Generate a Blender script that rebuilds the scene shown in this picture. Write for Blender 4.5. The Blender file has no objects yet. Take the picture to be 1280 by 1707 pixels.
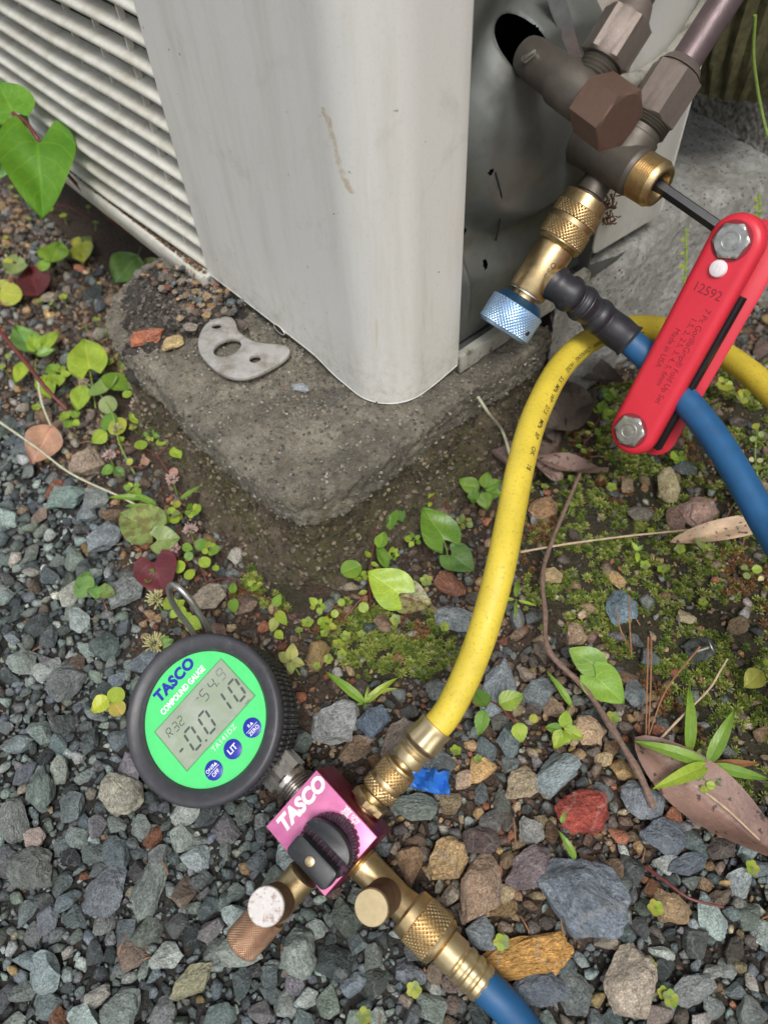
import bpy, bmesh, math, random
import numpy as np
from mathutils import Vector, Matrix, noise as mnoise
random.seed(7); rng = np.random.default_rng(7)
scene = bpy.context.scene
COL = scene.collection
pi = math.pi

# ------------------------------------------------------------------ camera
H = 0.33                                    # camera height above the gravel, metres
FPX = 1233.0; CX = 640.0; CY = 853.5
dn = np.array([72.0, 926.0, 1233.0]); dn /= np.linalg.norm(dn)
fwd = np.array([0, 0, 1.0]) - dn*dn[2]; fwd /= np.linalg.norm(fwd)
rgt = np.cross(fwd, -dn)
RW = np.array([rgt, fwd, -dn])              # camera axes -> world
EYE = np.array([0, 0, H])
cam = bpy.data.cameras.new('camera'); camo = bpy.data.objects.new('camera', cam); COL.objects.link(camo)
cam.sensor_fit = 'VERTICAL'; cam.sensor_height = 36; cam.lens = 36*FPX/1707
cam.clip_start = 0.005; cam.clip_end = 60
cxw, cyw, czw = RW @ [1, 0, 0], RW @ [0, 1, 0], RW @ [0, 0, 1]
camo.matrix_world = Matrix(((cxw[0], -cyw[0], -czw[0], 0), (cxw[1], -cyw[1], -czw[1], 0), (cxw[2], -cyw[2], -czw[2], H), (0, 0, 0, 1)))
cam.dof.use_dof = True; cam.dof.focus_distance = 0.315; cam.dof.aperture_fstop = 11.0
scene.camera = camo

# ------------------------------------------------------------------ light
world = bpy.data.worlds.new('World'); scene.world = world; world.use_nodes = True
wn = world.node_tree.nodes; wl = world.node_tree.links
sky = wn.new('ShaderNodeTexSky'); sky.sky_type = 'NISHITA'; sky.sun_disc = False
SUN_EL, SUN_AZ = math.radians(60), math.radians(172)
sky.sun_elevation = SUN_EL; sky.sun_rotation = SUN_AZ; sky.dust_density = 4.0; sky.air_density = 1.0; sky.ozone_density = 1.0
hsv = wn.new('ShaderNodeHueSaturation'); hsv.inputs['Saturation'].default_value = 0.35
wl.new(sky.outputs[0], hsv.inputs['Color']); wl.new(hsv.outputs[0], wn['Background'].inputs['Color'])
wn['Background'].inputs['Strength'].default_value = 0.125
sl = bpy.data.lights.new('sun', 'SUN'); sl.energy = 1.5; sl.angle = math.radians(20); sl.color = (1, .97, .92)
so = bpy.data.objects.new('sun', sl); COL.objects.link(so)
sd = Vector((math.sin(SUN_AZ)*math.cos(SUN_EL), math.cos(SUN_AZ)*math.cos(SUN_EL), math.sin(SUN_EL)))
so.rotation_euler = sd.to_track_quat('Z', 'Y').to_euler()
scene.view_settings.view_transform = 'Standard'; scene.view_settings.look = 'None'
scene.view_settings.exposure = 0.33; scene.view_settings.gamma = 1.0
scene.view_settings.use_curve_mapping = False

# ------------------------------------------------------------------ layout helpers (lengths measured off the photo)
def ray(px, py): return RW @ np.array([(px-CX)/FPX, (py-CY)/FPX, 1.0])
def P(px, py, z):
    r = ray(px, py); return EYE + r*((z-H)/r[2])
def PD(px, py, d): return EYE + ray(px, py)*d
def onplane(px, py, O, n):
    r = ray(px, py); return EYE + r*(((O-EYE) @ n)/(r @ n))
def proj(p):
    c = (np.asarray(p, float)-EYE) @ RW
    return CX+FPX*c[0]/c[2], CY+FPX*c[1]/c[2], c[2]
def nrm(v): v = np.asarray(v, float); return v/np.linalg.norm(v)
C0 = np.array([.005, .2447, .081]); UA = nrm([-.6189, .7855, 0]); UB = nrm([.7853, .6191, 0]); UZ = np.array([0, 0, 1.0])
def AC(u, v, w): return C0+UA*u+UB*v+UZ*w
def side(px, py, A=0.0): return onplane(px, py, C0+UA*A, UA)
def toAC(p): q = np.asarray(p)-C0; return np.array([q@UA, q@UB, q@UZ])

class Fr:
    def __init__(s, o, x, y, z): s.o = np.array(o, float); s.x = nrm(x); s.y = nrm(y); s.z = nrm(z)
    def p(s, a, b, c=0.0): return s.o+s.x*a+s.y*b+s.z*c
    def l(s, q): q = np.asarray(q)-s.o; return np.array([q@s.x, q@s.y, q@s.z])
def axframe(o, ax, hint=(0, 0, 1)):
    ax = nrm(ax); h = np.array(hint, float)
    if abs(nrm(h) @ ax) > .95: h = np.array([1.0, 0, 0])
    x = nrm(h-ax*(h@ax)); y = np.cross(ax, x); return Fr(o, x, y, ax)

# ------------------------------------------------------------------ mesh builder
class B:
    def __init__(s): s.v = []; s.f = []
    def add(s, vs, fs):
        k = len(s.v); s.v.extend([tuple(map(float, q)) for q in vs]); s.f.extend([tuple(i+k for i in f) for f in fs]); return s
    def grid(s, rows, close=True, cap0=False, cap1=False):
        n = len(rows[0]); vs = [q for r in rows for q in r]; fs = []
        for i in range(len(rows)-1):
            for j in range(n if close else n-1):
                a = i*n+j; b = i*n+(j+1) % n; fs.append((a, b, b+n, a+n))
        if cap0: fs.append(tuple(range(n-1, -1, -1)))
        if cap1: fs.append(tuple(range((len(rows)-1)*n, len(rows)*n)))
        return s.add(vs, fs)
    def lathe(s, fr, prof, n=40, cap0=True, cap1=True, fn=None):
        rows = []
        for (z, r) in prof:
            rows.append([fr.p(*( (lambda rr: (rr*math.cos(t), rr*math.sin(t)))(r if fn is None else fn(t, z, r)) ), z) for t in [2*pi*k/n for k in range(n)]])
        return s.grid(rows, True, cap0, cap1)
    def knurl(s, fr, z0, z1, r, dep, nd, rows=None, n=None):
        L = z1-z0; cell = 2*pi*r/nd; m = rows or max(6, int(round(L/cell*6))); n = nd*6
        R = []
        for i in range(m+1):
            z = z0+L*i/m; row = []
            for k in range(n):
                u = k/6.0; w = (z-z0)/cell
                a = abs(((u+w) % 1)-.5)*2; b_ = abs(((u-w) % 1)-.5)*2
                h = min(a, b_); h = min(1, h*1.6)
                e = 1 if 0 < i < m else 0
                rr = r-dep+dep*h*e; t = 2*pi*k/n
                row.append(fr.p(rr*math.cos(t), rr*math.sin(t), z))
            R.append(row)
        return s.grid(R, True, True, True)
    def tube(s, pts, rad, n=16, cap=True):
        pts = [np.array(p, float) for p in pts]; m = len(pts)
        T = [nrm(pts[min(i+1, m-1)]-pts[max(i-1, 0)]) for i in range(m)]
        x = np.array([0, 0, 1.0]); x = x-T[0]*(x@T[0])
        if np.linalg.norm(x) < .1: x = np.array([1.0, 0, 0])-T[0]*T[0][0]
        rows = []
        for i in range(m):
            x = nrm(x-T[i]*(x@T[i])); y = np.cross(T[i], x); r = rad(i/(m-1)) if callable(rad) else rad
            rows.append([pts[i]+x*r*math.cos(2*pi*k/n)+y*r*math.sin(2*pi*k/n) for k in range(n)])
        return s.grid(rows, True, cap, cap)
    def prism(s, fr, poly, z0, z1, bev=0.0):
        P2 = np.array(poly, float); c = P2.mean(0)
        def ins(d):
            out = []
            n = len(P2)
            for i in range(n):
                e0 = P2[i]-P2[i-1]; e1 = P2[(i+1) % n]-P2[i]
                n0 = np.array([-e0[1], e0[0]])/max(1e-9, np.linalg.norm(e0)); n1 = np.array([-e1[1], e1[0]])/max(1e-9, np.linalg.norm(e1))
                q = n0+n1; q = q/max(.3, (q@q)/2); out.append(P2[i]+q*d)
            return np.array(out)
        A = 0.5*sum(P2[i-1][0]*P2[i][1]-P2[i][0]*P2[i-1][1] for i in range(len(P2)))
        if A < 0: P2 = P2[::-1]
        if bev:
            rs = [(ins(bev), z0), (P2, z0+bev), (P2, z1-bev), (ins(bev*.3), z1-bev*.3), (ins(bev), z1)]
        else: rs = [(P2, z0), (P2, z1)]
        return s.grid([[fr.p(q[0], q[1], z) for q in r] for r, z in rs], True, True, True)
    def box(s, fr, x0, x1, y0, y1, z0, z1, bev=0.0):
        return s.prism(fr, [(x0, y0), (x1, y0), (x1, y1), (x0, y1)], z0, z1, bev)
    def hexn(s, fr, z0, z1, R, ch=.12):
        n = 48; ap = R*math.cos(pi/6)
        def hx(t): return ap/math.cos(((t+pi/6) % (pi/3))-pi/6)
        rows = []
        L = z1-z0; c = R*ch
        for z, lim in [(z0, ap*.97), (z0+c*.55, R*1.01), (z1-c*.55, R*1.01), (z1, ap*.97)]:
            rows.append([fr.p(min(hx(t), lim)*math.cos(t), min(hx(t), lim)*math.sin(t), z) for t in [2*pi*k/n for k in range(n)]])
        return s.grid(rows, True, True, True)
def sph(P2, n=8, m=6): pass
def rrect(w, h, r, k=5):
    o = []
    for cx, cy, a in [(w/2-r, h/2-r, 0), (-w/2+r, h/2-r, pi/2), (-w/2+r, -h/2+r, pi), (w/2-r, -h/2+r, 3*pi/2)]:
        for i in range(k+1): t = a+pi/2*i/k; o.append((cx+r*math.cos(t), cy+r*math.sin(t)))
    return o
def circ(r, n=32, cx=0, cy=0): return [(cx+r*math.cos(2*pi*k/n), cy+r*math.sin(2*pi*k/n)) for k in range(n)]

def finish(me, mat, sharp=35):
    me.materials.append(mat)
    if sharp is not None:
        me.polygons.foreach_set('use_smooth', [True]*len(me.polygons))
        me.set_sharp_from_angle(angle=math.radians(sharp))
def mk(name, b, mat, parent=None, sharp=35, label=None, cat=None, group=None, kind=None, origin=None):
    off = np.zeros(3)
    if parent is not None:

        off = ORG[parent.name]
    elif origin is not None: off = np.array(origin, float)
    me = bpy.data.meshes.new(name)
    if isinstance(b, B):
        v = np.array(b.v)-off; me.from_pydata(v.tolist(), [], b.f); me.update()
        bm = bmesh.new(); bm.from_mesh(me); bmesh.ops.remove_doubles(bm, verts=bm.verts, dist=1e-7)
        bmesh.ops.recalc_face_normals(bm, faces=bm.faces); bm.to_mesh(me); bm.free()
    else: me = b
    finish(me, mat, sharp)
    o = bpy.data.objects.new(name, me); COL.objects.link(o)
    ORG[o.name] = off
    if parent is not None: o.parent = parent
    else: o.location = off
    tag(o, label, cat, group, kind); return o
ORG = {}
def tag(o, label=None, cat=None, group=None, kind=None):
    if label: o['label'] = label
    if cat: o['category'] = cat
    if group: o['group'] = group
    if kind: o['kind'] = kind
def thing(name, loc, label, cat, group=None):
    o = bpy.data.objects.new(name, None); COL.objects.link(o); o.location = tuple(map(float, loc)); ORG[o.name] = np.array(loc, float)
    o.empty_display_size = .005
    tag(o, label, cat, group); return o

# ------------------------------------------------------------------ materials
def newmat(name):
    m = bpy.data.materials.new(name); m.use_nodes = True
    nt = m.node_tree; return m, nt, nt.nodes['Principled BSDF'], nt.links
def nd(nt, t, **k):
    n = nt.nodes.new(t)
    for a, v in k.items(): setattr(n, a, v)
    return n
def noise_n(nt, vec, scale, det=4, rough=.6, dist=0):
    n = nt.nodes.new('ShaderNodeTexNoise'); n.inputs['Scale'].default_value = scale; n.inputs['Detail'].default_value = det
    n.inputs['Roughness'].default_value = rough; n.inputs['Distortion'].default_value = dist
    nt.links.new(vec, n.inputs['Vector']); return n.outputs['Fac']
def ramp(nt, fac, stops):
    r = nt.nodes.new('ShaderNodeValToRGB'); e = r.color_ramp.elements
    while len(e) < len(stops): e.new(.5)
    for i, (p, c) in enumerate(stops):
        e[i].position = p; e[i].color = (c, c, c, 1) if not isinstance(c, (tuple, list)) else (*c, 1)
    nt.links.new(fac, r.inputs['Fac']); return r.outputs['Color']
def mix(nt, fac, a, b, mode='MIX'):
    m = nt.nodes.new('ShaderNodeMix'); m.data_type = 'RGBA'; m.blend_type = mode
    for s, v in ((m.inputs[0], fac), (m.inputs[6], a), (m.inputs[7], b)):
        if isinstance(v, (int, float)): s.default_value = v
        elif isinstance(v, (tuple, list)): s.default_value = (*v, 1)
        else: nt.links.new(v, s)
    return m.outputs[2]
def bump(nt, bs, h, dist, strength=1.0, chain=None):
    b = nt.nodes.new('ShaderNodeBump'); b.inputs['Distance'].default_value = dist; b.inputs['Strength'].default_value = strength
    nt.links.new(h, b.inputs['Height'])
    if chain is not None: nt.links.new(chain, b.inputs['Normal'])
    nt.links.new(b.outputs['Normal'], bs.inputs['Normal']); return b.outputs['Normal']
def simple(name, col, rough=.5, metal=0.0, var=.15, vs=200, bmp=0.0, bs_=1500, dirt=None, dirts=60, dthr=(.5, .7), spec=None, rvar=.1, coat=0):
    m, nt, p, L = newmat(name)
    tc = nd(nt, 'ShaderNodeTexCoord').outputs['Object']
    n1 = noise_n(nt, tc, vs, 5)
    c = mix(nt, ramp(nt, n1, [(.3, 0.0), (.7, 1.0)]), tuple(x*(1-var) for x in col), tuple(min(1, x*(1+var)) for x in col))
    if dirt:
        n2 = noise_n(nt, tc, dirts, 6, .65, .3)
        c = mix(nt, ramp(nt, n2, [(dthr[0], 0.0), (dthr[1], 1.0)]), c, dirt)
    L.new(c, p.inputs['Base Color'])
    n3 = noise_n(nt, tc, vs*1.7, 4)
    mr = nd(nt, 'ShaderNodeMapRange'); mr.inputs['To Min'].default_value = max(.02, rough-rvar); mr.inputs['To Max'].default_value = min(1, rough+rvar)
    L.new(n3, mr.inputs['Value']); L.new(mr.outputs[0], p.inputs['Roughness'])
    p.inputs['Metallic'].default_value = metal
    if spec is not None: p.inputs['Specular IOR Level'].default_value = spec
    if coat: p.inputs['Coat Weight'].default_value = coat; p.inputs['Coat Roughness'].default_value = .15
    if bmp: bump(nt, p, noise_n(nt, tc, bs_, 4), bmp)
    return m

def panel_mat():
    m, nt, p, L = newmat('painted_panel')
    tc = nd(nt, 'ShaderNodeTexCoord').outputs['Object']
    mp = nd(nt, 'ShaderNodeMapping'); mp.inputs['Scale'].default_value = (60, 60, 6); L.new(tc, mp.inputs['Vector'])
    streak = noise_n(nt, mp.outputs[0], 1.0, 6, .65)
    c = mix(nt, ramp(nt, streak, [(.48, 0.0), (.78, 1.0)]), (.69, .685, .65), (.56, .55, .50))
    fine = noise_n(nt, tc, 900, 4); spots = noise_n(nt, tc, 420, 1, .3)
    c = mix(nt, ramp(nt, fine, [(.55, 0.0), (.8, .35)]), c, (.46, .44, .38))
    c = mix(nt, ramp(nt, spots, [(.80, 0.0), (.82, .8)]), c, (.2, .19, .16))
    grime = noise_n(nt, tc, 28, 6, .7, .4)
    c = mix(nt, ramp(nt, grime, [(.56, 0.0), (.75, .55)]), c, (.46, .44, .36))
    # thin ochre run marks
    mp2 = nd(nt, 'ShaderNodeMapping'); mp2.inputs['Scale'].default_value = (120, 120, 11); mp2.inputs['Location'].default_value = (3.1, 7.7, 2); L.new(tc, mp2.inputs['Vector'])
    r2 = noise_n(nt, mp2.outputs[0], 1.0, 3, .5, .6)
    c = mix(nt, ramp(nt, r2, [(.68, 0.0), (.74, .45)]), c, (.5, .43, .27))
    # one ochre run mark on the front face
    a0 = toAC(onplane(541, 180, C0, UB)); a1_ = toAC(onplane(580, 326, C0, UB))
    dt = nd(nt, 'ShaderNodeVectorMath', operation='DOT_PRODUCT'); L.new(tc, dt.inputs[0]); dt.inputs[1].default_value = tuple(UA)
    spz = nd(nt, 'ShaderNodeSeparateXYZ'); L.new(tc, spz.inputs[0])
    def MM(op, a, b=None):
        n = nd(nt, 'ShaderNodeMath', operation=op)
        for i, v in enumerate((a, b)):
            if v is None: continue
            if isinstance(v, (int, float)): n.inputs[i].default_value = float(v)
            else: L.new(v, n.inputs[i])
        return n.outputs[0]
    slope = (a1_[0]-a0[0])/(a1_[2]-a0[2])
    wob = MM('MULTIPLY', MM('SUBTRACT', noise_n(nt, tc, 130, 3), .5), .009)
    dist = MM('ABSOLUTE', MM('ADD', MM('SUBTRACT', MM('SUBTRACT', dt.outputs['Value'], a0[0]), MM('MULTIPLY', MM('SUBTRACT', spz.outputs[2], a0[2]), slope)), wob))
    lowm = MM('MULTIPLY', ramp(nt, MM('MULTIPLY', spz.outputs[2], 20), [(.0, 1.0), (.7, 0.0)]), ramp(nt, noise_n(nt, tc, 180, 6, .75, .5), [(.46, 0.0), (.7, .7)]))
    c = mix(nt, lowm, c, (.40, .37, .28))
    k1 = ramp(nt, MM('MULTIPLY', dist, 400), [(.25, 1.0), (.6, 0.0)])
    k2 = MM('MULTIPLY', MM('LESS_THAN', spz.outputs[2], a0[2]), MM('GREATER_THAN', spz.outputs[2], a1_[2]))
    c = mix(nt, MM('MULTIPLY', MM('MULTIPLY', k1, k2), ramp(nt, noise_n(nt, tc, 500, 3), [(.35, .15), (.6, .75)])), c, (.46, .37, .22))
    L.new(c, p.inputs['Base Color']); p.inputs['Roughness'].default_value = .42
    bump(nt, p, noise_n(nt, tc, 1400, 3), .00004)
    return m
M = {}
M['panel'] = panel_mat()
M['louvre'] = simple('louvre_plastic', (.66, .65, .59), .5, 0, .03, 60, 0, 2500, dirt=(.44, .42, .34), dirts=60, dthr=(.38, .72), rvar=.02)
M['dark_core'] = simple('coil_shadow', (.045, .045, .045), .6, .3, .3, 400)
M['galv'] = simple('galvanised_plate', (.15, .16, .15), .46, .45, .12, 60, .00003, 1500, dirt=(.09, .08, .06), dirts=70, dthr=(.5, .9))
M['galv_light'] = simple('weathered_flange', (.42, .41, .36), .5, .2, .2, 120, .0001, 900, dirt=(.12, .09, .06), dirts=140, dthr=(.5, .7))
M['blade'] = simple('bare_steel', (.45, .48, .5), .35, .8, .15, 200)
M['valve'] = simple('tarnished_valve', (.12, .105, .088), .48, .55, .12, 260, .0001, 2600, dirt=(.22, .2, .17), dirts=900, dthr=(.66, .74))
M['cap'] = simple('brown_cap', (.17, .105, .08), .46, .45, .08, 400, .00006, 2600, dirt=(.3, .24, .2), dirts=700, dthr=(.7, .76))
M['nut'] = simple('weathered_nut', (.20, .165, .145), .46, .55, .08, 500, .0001, 2400, dirt=(.42, .38, .34), dirts=800, dthr=(.68, .74))
M['copper'] = simple('oxidised_copper', (.15, .11, .115), .4, .5, .14, 160, .0001, 1800, dirt=(.26, .27, .25), dirts=260, dthr=(.63, .74))
M['brass'] = simple('brass', (.60, .45, .24), .34, .95, .14, 320, .00003, 3000, dirt=(.30, .20, .08), dirts=300, dthr=(.58, .8), rvar=.12)
M['brass_pale'] = simple('pale_brass', (.62, .50, .29), .38, .85, .10, 300, .00002, 3000, dirt=(.4, .32, .18), dirts=500, dthr=(.6, .8))
M['bronze'] = simple('dark_bronze', (.20, .125, .08), .42, .8, .2, 300)
M['white_cap'] = simple('scratched_white', (.60, .575, .56), .4, 0, .1, 500, 0, 1, dirt=(.36, .26, .22), dirts=420, dthr=(.52, .60))
M['steel'] = simple('stainless', (.56, .54, .5), .25, .95, .12, 300, .00002, 3000, dirt=(.3, .26, .2), dirts=300, dthr=(.6, .8))
M['zinc'] = simple('zinc_plate', (.5, .5, .47), .32, .85, .2, 400, .00003, 3000, dirt=(.2, .17, .13), dirts=350, dthr=(.56, .75))
M['blue_knob'] = simple('blue_anodised', (.40, .57, .78), .34, .75, .12, 300)
M['blue_dark'] = simple('blue_anodised_dark', (.035, .10, .2), .35, .6, .1, 300)
M['boot'] = simple('black_rubber', (.032, .032, .037), .48, 0, .2, 300, .00006, 2500, dirt=(.085, .085, .09), dirts=350, dthr=(.56, .8))
M['rim'] = simple('grey_black_rim', (.05, .05, .058), .42, 0, .15, 300, .00004, 2500, dirt=(.11, .11, .115), dirts=200, dthr=(.58, .8))
M['sleeve'] = simple('shrink_sleeve', (.022, .022, .028), .42, 0, .2, 250, .00005, 2200, dirt=(.07, .07, .08), dirts=260, dthr=(.58, .78))
M['black'] = simple('black_plastic', (.022, .024, .028), .38, 0, .2, 400, .00004, 2500, dirt=(.09, .09, .09), dirts=700, dthr=(.6, .75))
M['black_steel'] = simple('black_oxide', (.022, .023, .026), .32, .5, .2, 400)
M['green'] = simple('green_face', (.09, .68, .20), .34, 0, .04, 200, 0, 1, dirt=(.10, .66, .2), dirts=120, dthr=(.55, .8))
M['lcd'] = simple('lcd_glass', (.30, .355, .265), .16, 0, .06, 120, .00001, 900, dirt=(.40, .44, .38), dirts=70, dthr=(.45, .75))
M['ink_blue'] = simple('blue_ink', (.018, .028, .36), .35, 0, .05)
M['ink_white'] = simple('white_ink', (.82, .85, .84), .45, 0, .05, 600, dirt=(.6, .5, .55), dirts=1500, dthr=(.62, .7))
M['ink_mint'] = simple('mint_ink', (.55, .9, .62), .45, 0, .03)
M['seg'] = simple('lcd_segment', (.075, .09, .085), .4, 0, .05)
M['seg_faint'] = simple('lcd_segment_faint', (.17, .19, .19), .4, 0, .05)
M['pink'] = simple('pink_anodised', (.72, .22, .43), .36, .2, .14, 90, .00002, 2500, dirt=(.56, .13, .33), dirts=60, dthr=(.45, .7))
M['maroon'] = simple('maroon_anodised', (.14, .007, .028), .3, .3, .2, 90, .00002, 2500, dirt=(.20, .02, .045), dirts=90, dthr=(.5, .8))
M['red'] = simple('red_plastic', (.66, .028, .05), .42, 0, .05, 120, .00003, 2600, dirt=(.6, .04, .06), dirts=500, dthr=(.64, .74))
M['ink_red'] = simple('dark_ink_on_red', (.24, .015, .025), .5, 0, .1)
M['ink_black'] = simple('black_ink', (.03, .028, .02), .5, 0, .2, 2500)
M['pin'] = simple('white_pin', (.78, .72, .74), .3, 0, .05)
M['yellow'] = simple('yellow_hose', (.68, .53, .055), .46, 0, .10, 70, .0001, 2200, dirt=(.42, .30, .05), dirts=700, dthr=(.55, .72))
M['blue_hose'] = simple('blue_hose', (.014, .095, .235), .5, 0, .12, 160, .00007, 2800, dirt=(.03, .09, .18), dirts=800, dthr=(.60, .75))
M['blue_scrap'] = simple('blue_plastic_scrap', (.03, .16, .55), .4, 0, .1)
M['alu'] = simple('dull_foot_metal', (.50, .485, .46), .42, .4, .12, 180, .0001, 1600, dirt=(.24, .2, .15), dirts=110, dthr=(.46, .72))
M['wire'] = simple('hook_wire', (.5, .5, .47), .3, .85, .1)
M['stem_red'] = simple('reddish_stem', (.14, .035, .03), .5, 0, .25, 300)
M['stem_green'] = simple('green_stem', (.22, .32, .07), .5, 0, .25, 300)
M['stem_pale'] = simple('pale_stem', (.5, .5, .36), .6, 0, .2, 300)
M['twig'] = simple('bark_twig', (.20, .13, .10), .8, 0, .35, 500, .0003, 1500)
M['straw'] = simple('dry_straw', (.48, .36, .24), .7, 0, .25, 400, .0001, 2000)
M['needle'] = simple('pine_needle', (.30, .15, .075), .6, 0, .25, 400)
M['flower'] = simple('dry_flower_head', (.50, .36, .32), .7, 0, .3, 900)
M['flower_pale'] = simple('seed_head', (.44, .42, .20), .7, 0, .3, 900)
M['debris'] = simple('rusty_debris', (.13, .06, .03), .9, 0, .5, 900)
M['olive'] = simple('weathered_olive_cover', (.075, .07, .03), .7, 0, .5, 200, .0004, 500)

def rock_mat(name, attr=False):
    m, nt, p, L = newmat(name)
    tcn = nd(nt, 'ShaderNodeTexCoord'); tc = tcn.outputs['Object']
    oi = nd(nt, 'ShaderNodeObjectInfo')
    if attr:
        at = nd(nt, 'ShaderNodeAttribute'); at.attribute_name = 'col'; base = at.outputs['Color']; vec = tc
    else:
        base = oi.outputs['Color']
        va = nd(nt, 'ShaderNodeVectorMath', operation='ADD'); L.new(tc, va.inputs[0])
        sc = nd(nt, 'ShaderNodeVectorMath', operation='SCALE'); sc.inputs[0].default_value = (1.3, 2.1, .7); L.new(oi.outputs['Random'], sc.inputs['Scale'])
        # shared unit meshes: texture space is a few centimetres per unit
        sh = nd(nt, 'ShaderNodeVectorMath', operation='SCALE'); sh.inputs['Scale'].default_value = .008; L.new(tc, sh.inputs[0])
        L.new(sh.outputs[0], va.inputs[0]); L.new(sc.outputs[0], va.inputs[1]); vec = va.outputs[0]
    n1 = noise_n(nt, vec, 110, 6, .65, .4); n2 = noise_n(nt, vec, 900, 6, .7); n3 = noise_n(nt, vec, 2600, 3, .6)
    def mul(c, f, lo, hi):
        mr = nd(nt, 'ShaderNodeMapRange'); mr.inputs['From Min'].default_value = .25; mr.inputs['From Max'].default_value = .75; mr.inputs['To Min'].default_value = lo; mr.inputs['To Max'].default_value = hi
        L.new(f, mr.inputs['Value']); s = nd(nt, 'ShaderNodeVectorMath', operation='SCALE'); L.new(c, s.inputs[0]); L.new(mr.outputs[0], s.inputs['Scale']); return s.outputs[0]
    c = mul(base, n1, .6, 1.5); c = mul(c, n2, .38, 1.75); c = mul(c, n3, .55, 1.5)
    crk = nd(nt, 'ShaderNodeTexVoronoi'); crk.feature = 'DISTANCE_TO_EDGE'; crk.inputs['Scale'].default_value = 230; dv = nd(nt, 'ShaderNodeVectorMath', operation='ADD'); L.new(vec, dv.inputs[0]); nv = nd(nt, 'ShaderNodeTexNoise'); nv.inputs['Scale'].default_value = 300; nv.inputs['Detail'].default_value = 4; L.new(vec, nv.inputs['Vector']); s3 = nd(nt, 'ShaderNodeVectorMath', operation='SCALE'); s3.inputs['Scale'].default_value = .005; L.new(nv.outputs['Color'], s3.inputs[0]); L.new(s3.outputs[0], dv.inputs[1]); L.new(dv.outputs[0], crk.inputs['Vector'])
    c = mix(nt, ramp(nt, crk.outputs['Distance'], [(.0, .35), (.05, 0.0)]), c, (.04, .04, .038))
    # mineral veins and pale bruises
    w = nd(nt, 'ShaderNodeTexWave'); w.inputs['Scale'].default_value = 34; w.inputs['Distortion'].default_value = 9; w.inputs['Detail'].default_value = 4; w.inputs['Detail Scale'].default_value = 2
    L.new(vec, w.inputs['Vector'])
    c = mix(nt, ramp(nt, w.outputs['Fac'], [(.965, 0.0), (1.0, .28)]), c, (.45, .45, .42))
    c = mix(nt, ramp(nt, n2, [(.64, 0.0), (.74, .4)]), c, (.42, .43, .4))
    L.new(c, p.inputs['Base Color']); p.inputs['Roughness'].default_value = .5; p.inputs['Specular IOR Level'].default_value = .45
    h = nd(nt, 'ShaderNodeMath', operation='ADD'); L.new(noise_n(nt, vec, 260, 4, .6), h.inputs[0]); m2 = nd(nt, 'ShaderNodeMath', operation='MULTIPLY'); L.new(n2, m2.inputs[0]); m2.inputs[1].default_value = .45
    L.new(m2.outputs[0], h.inputs[1]); h3 = nd(nt, 'ShaderNodeMath', operation='MULTIPLY_ADD'); L.new(n3, h3.inputs[0]); h3.inputs[1].default_value = .18; L.new(h.outputs[0], h3.inputs[2]); bump(nt, p, h3.outputs[0], .0036)
    return m
M['rock'] = rock_mat('gravel_rock'); M['grit'] = rock_mat('grit_rock', True)

def ground_mat():
    m, nt, p, L = newmat('soil')
    tc = nd(nt, 'ShaderNodeTexCoord').outputs['Object']
    at = nd(nt, 'ShaderNodeAttribute'); at.attribute_name = 'col'
    n1 = noise_n(nt, tc, 90, 6, .7); n2 = noise_n(nt, tc, 700, 6, .7); n3 = noise_n(nt, tc, 260, 5, .6)
    c = mix(nt, ramp(nt, n2, [(.3, 0.0), (.7, 1.0)]), (0.018, .013, .01), at.outputs['Color'])
    c = mix(nt, ramp(nt, n3, [(.58, 0.0), (.7, .6)]), c, (.16, .10, .06))
    c = mix(nt, ramp(nt, n2, [(.7, 0.0), (.76, .7)]), c, (.30, .25, .2))
    L.new(c, p.inputs['Base Color']); p.inputs['Roughness'].default_value = .85
    b1 = bump(nt, p, n3, .004); bump(nt, p, n2, .0018, 1, b1)
    return m
M['soil'] = ground_mat()

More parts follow.
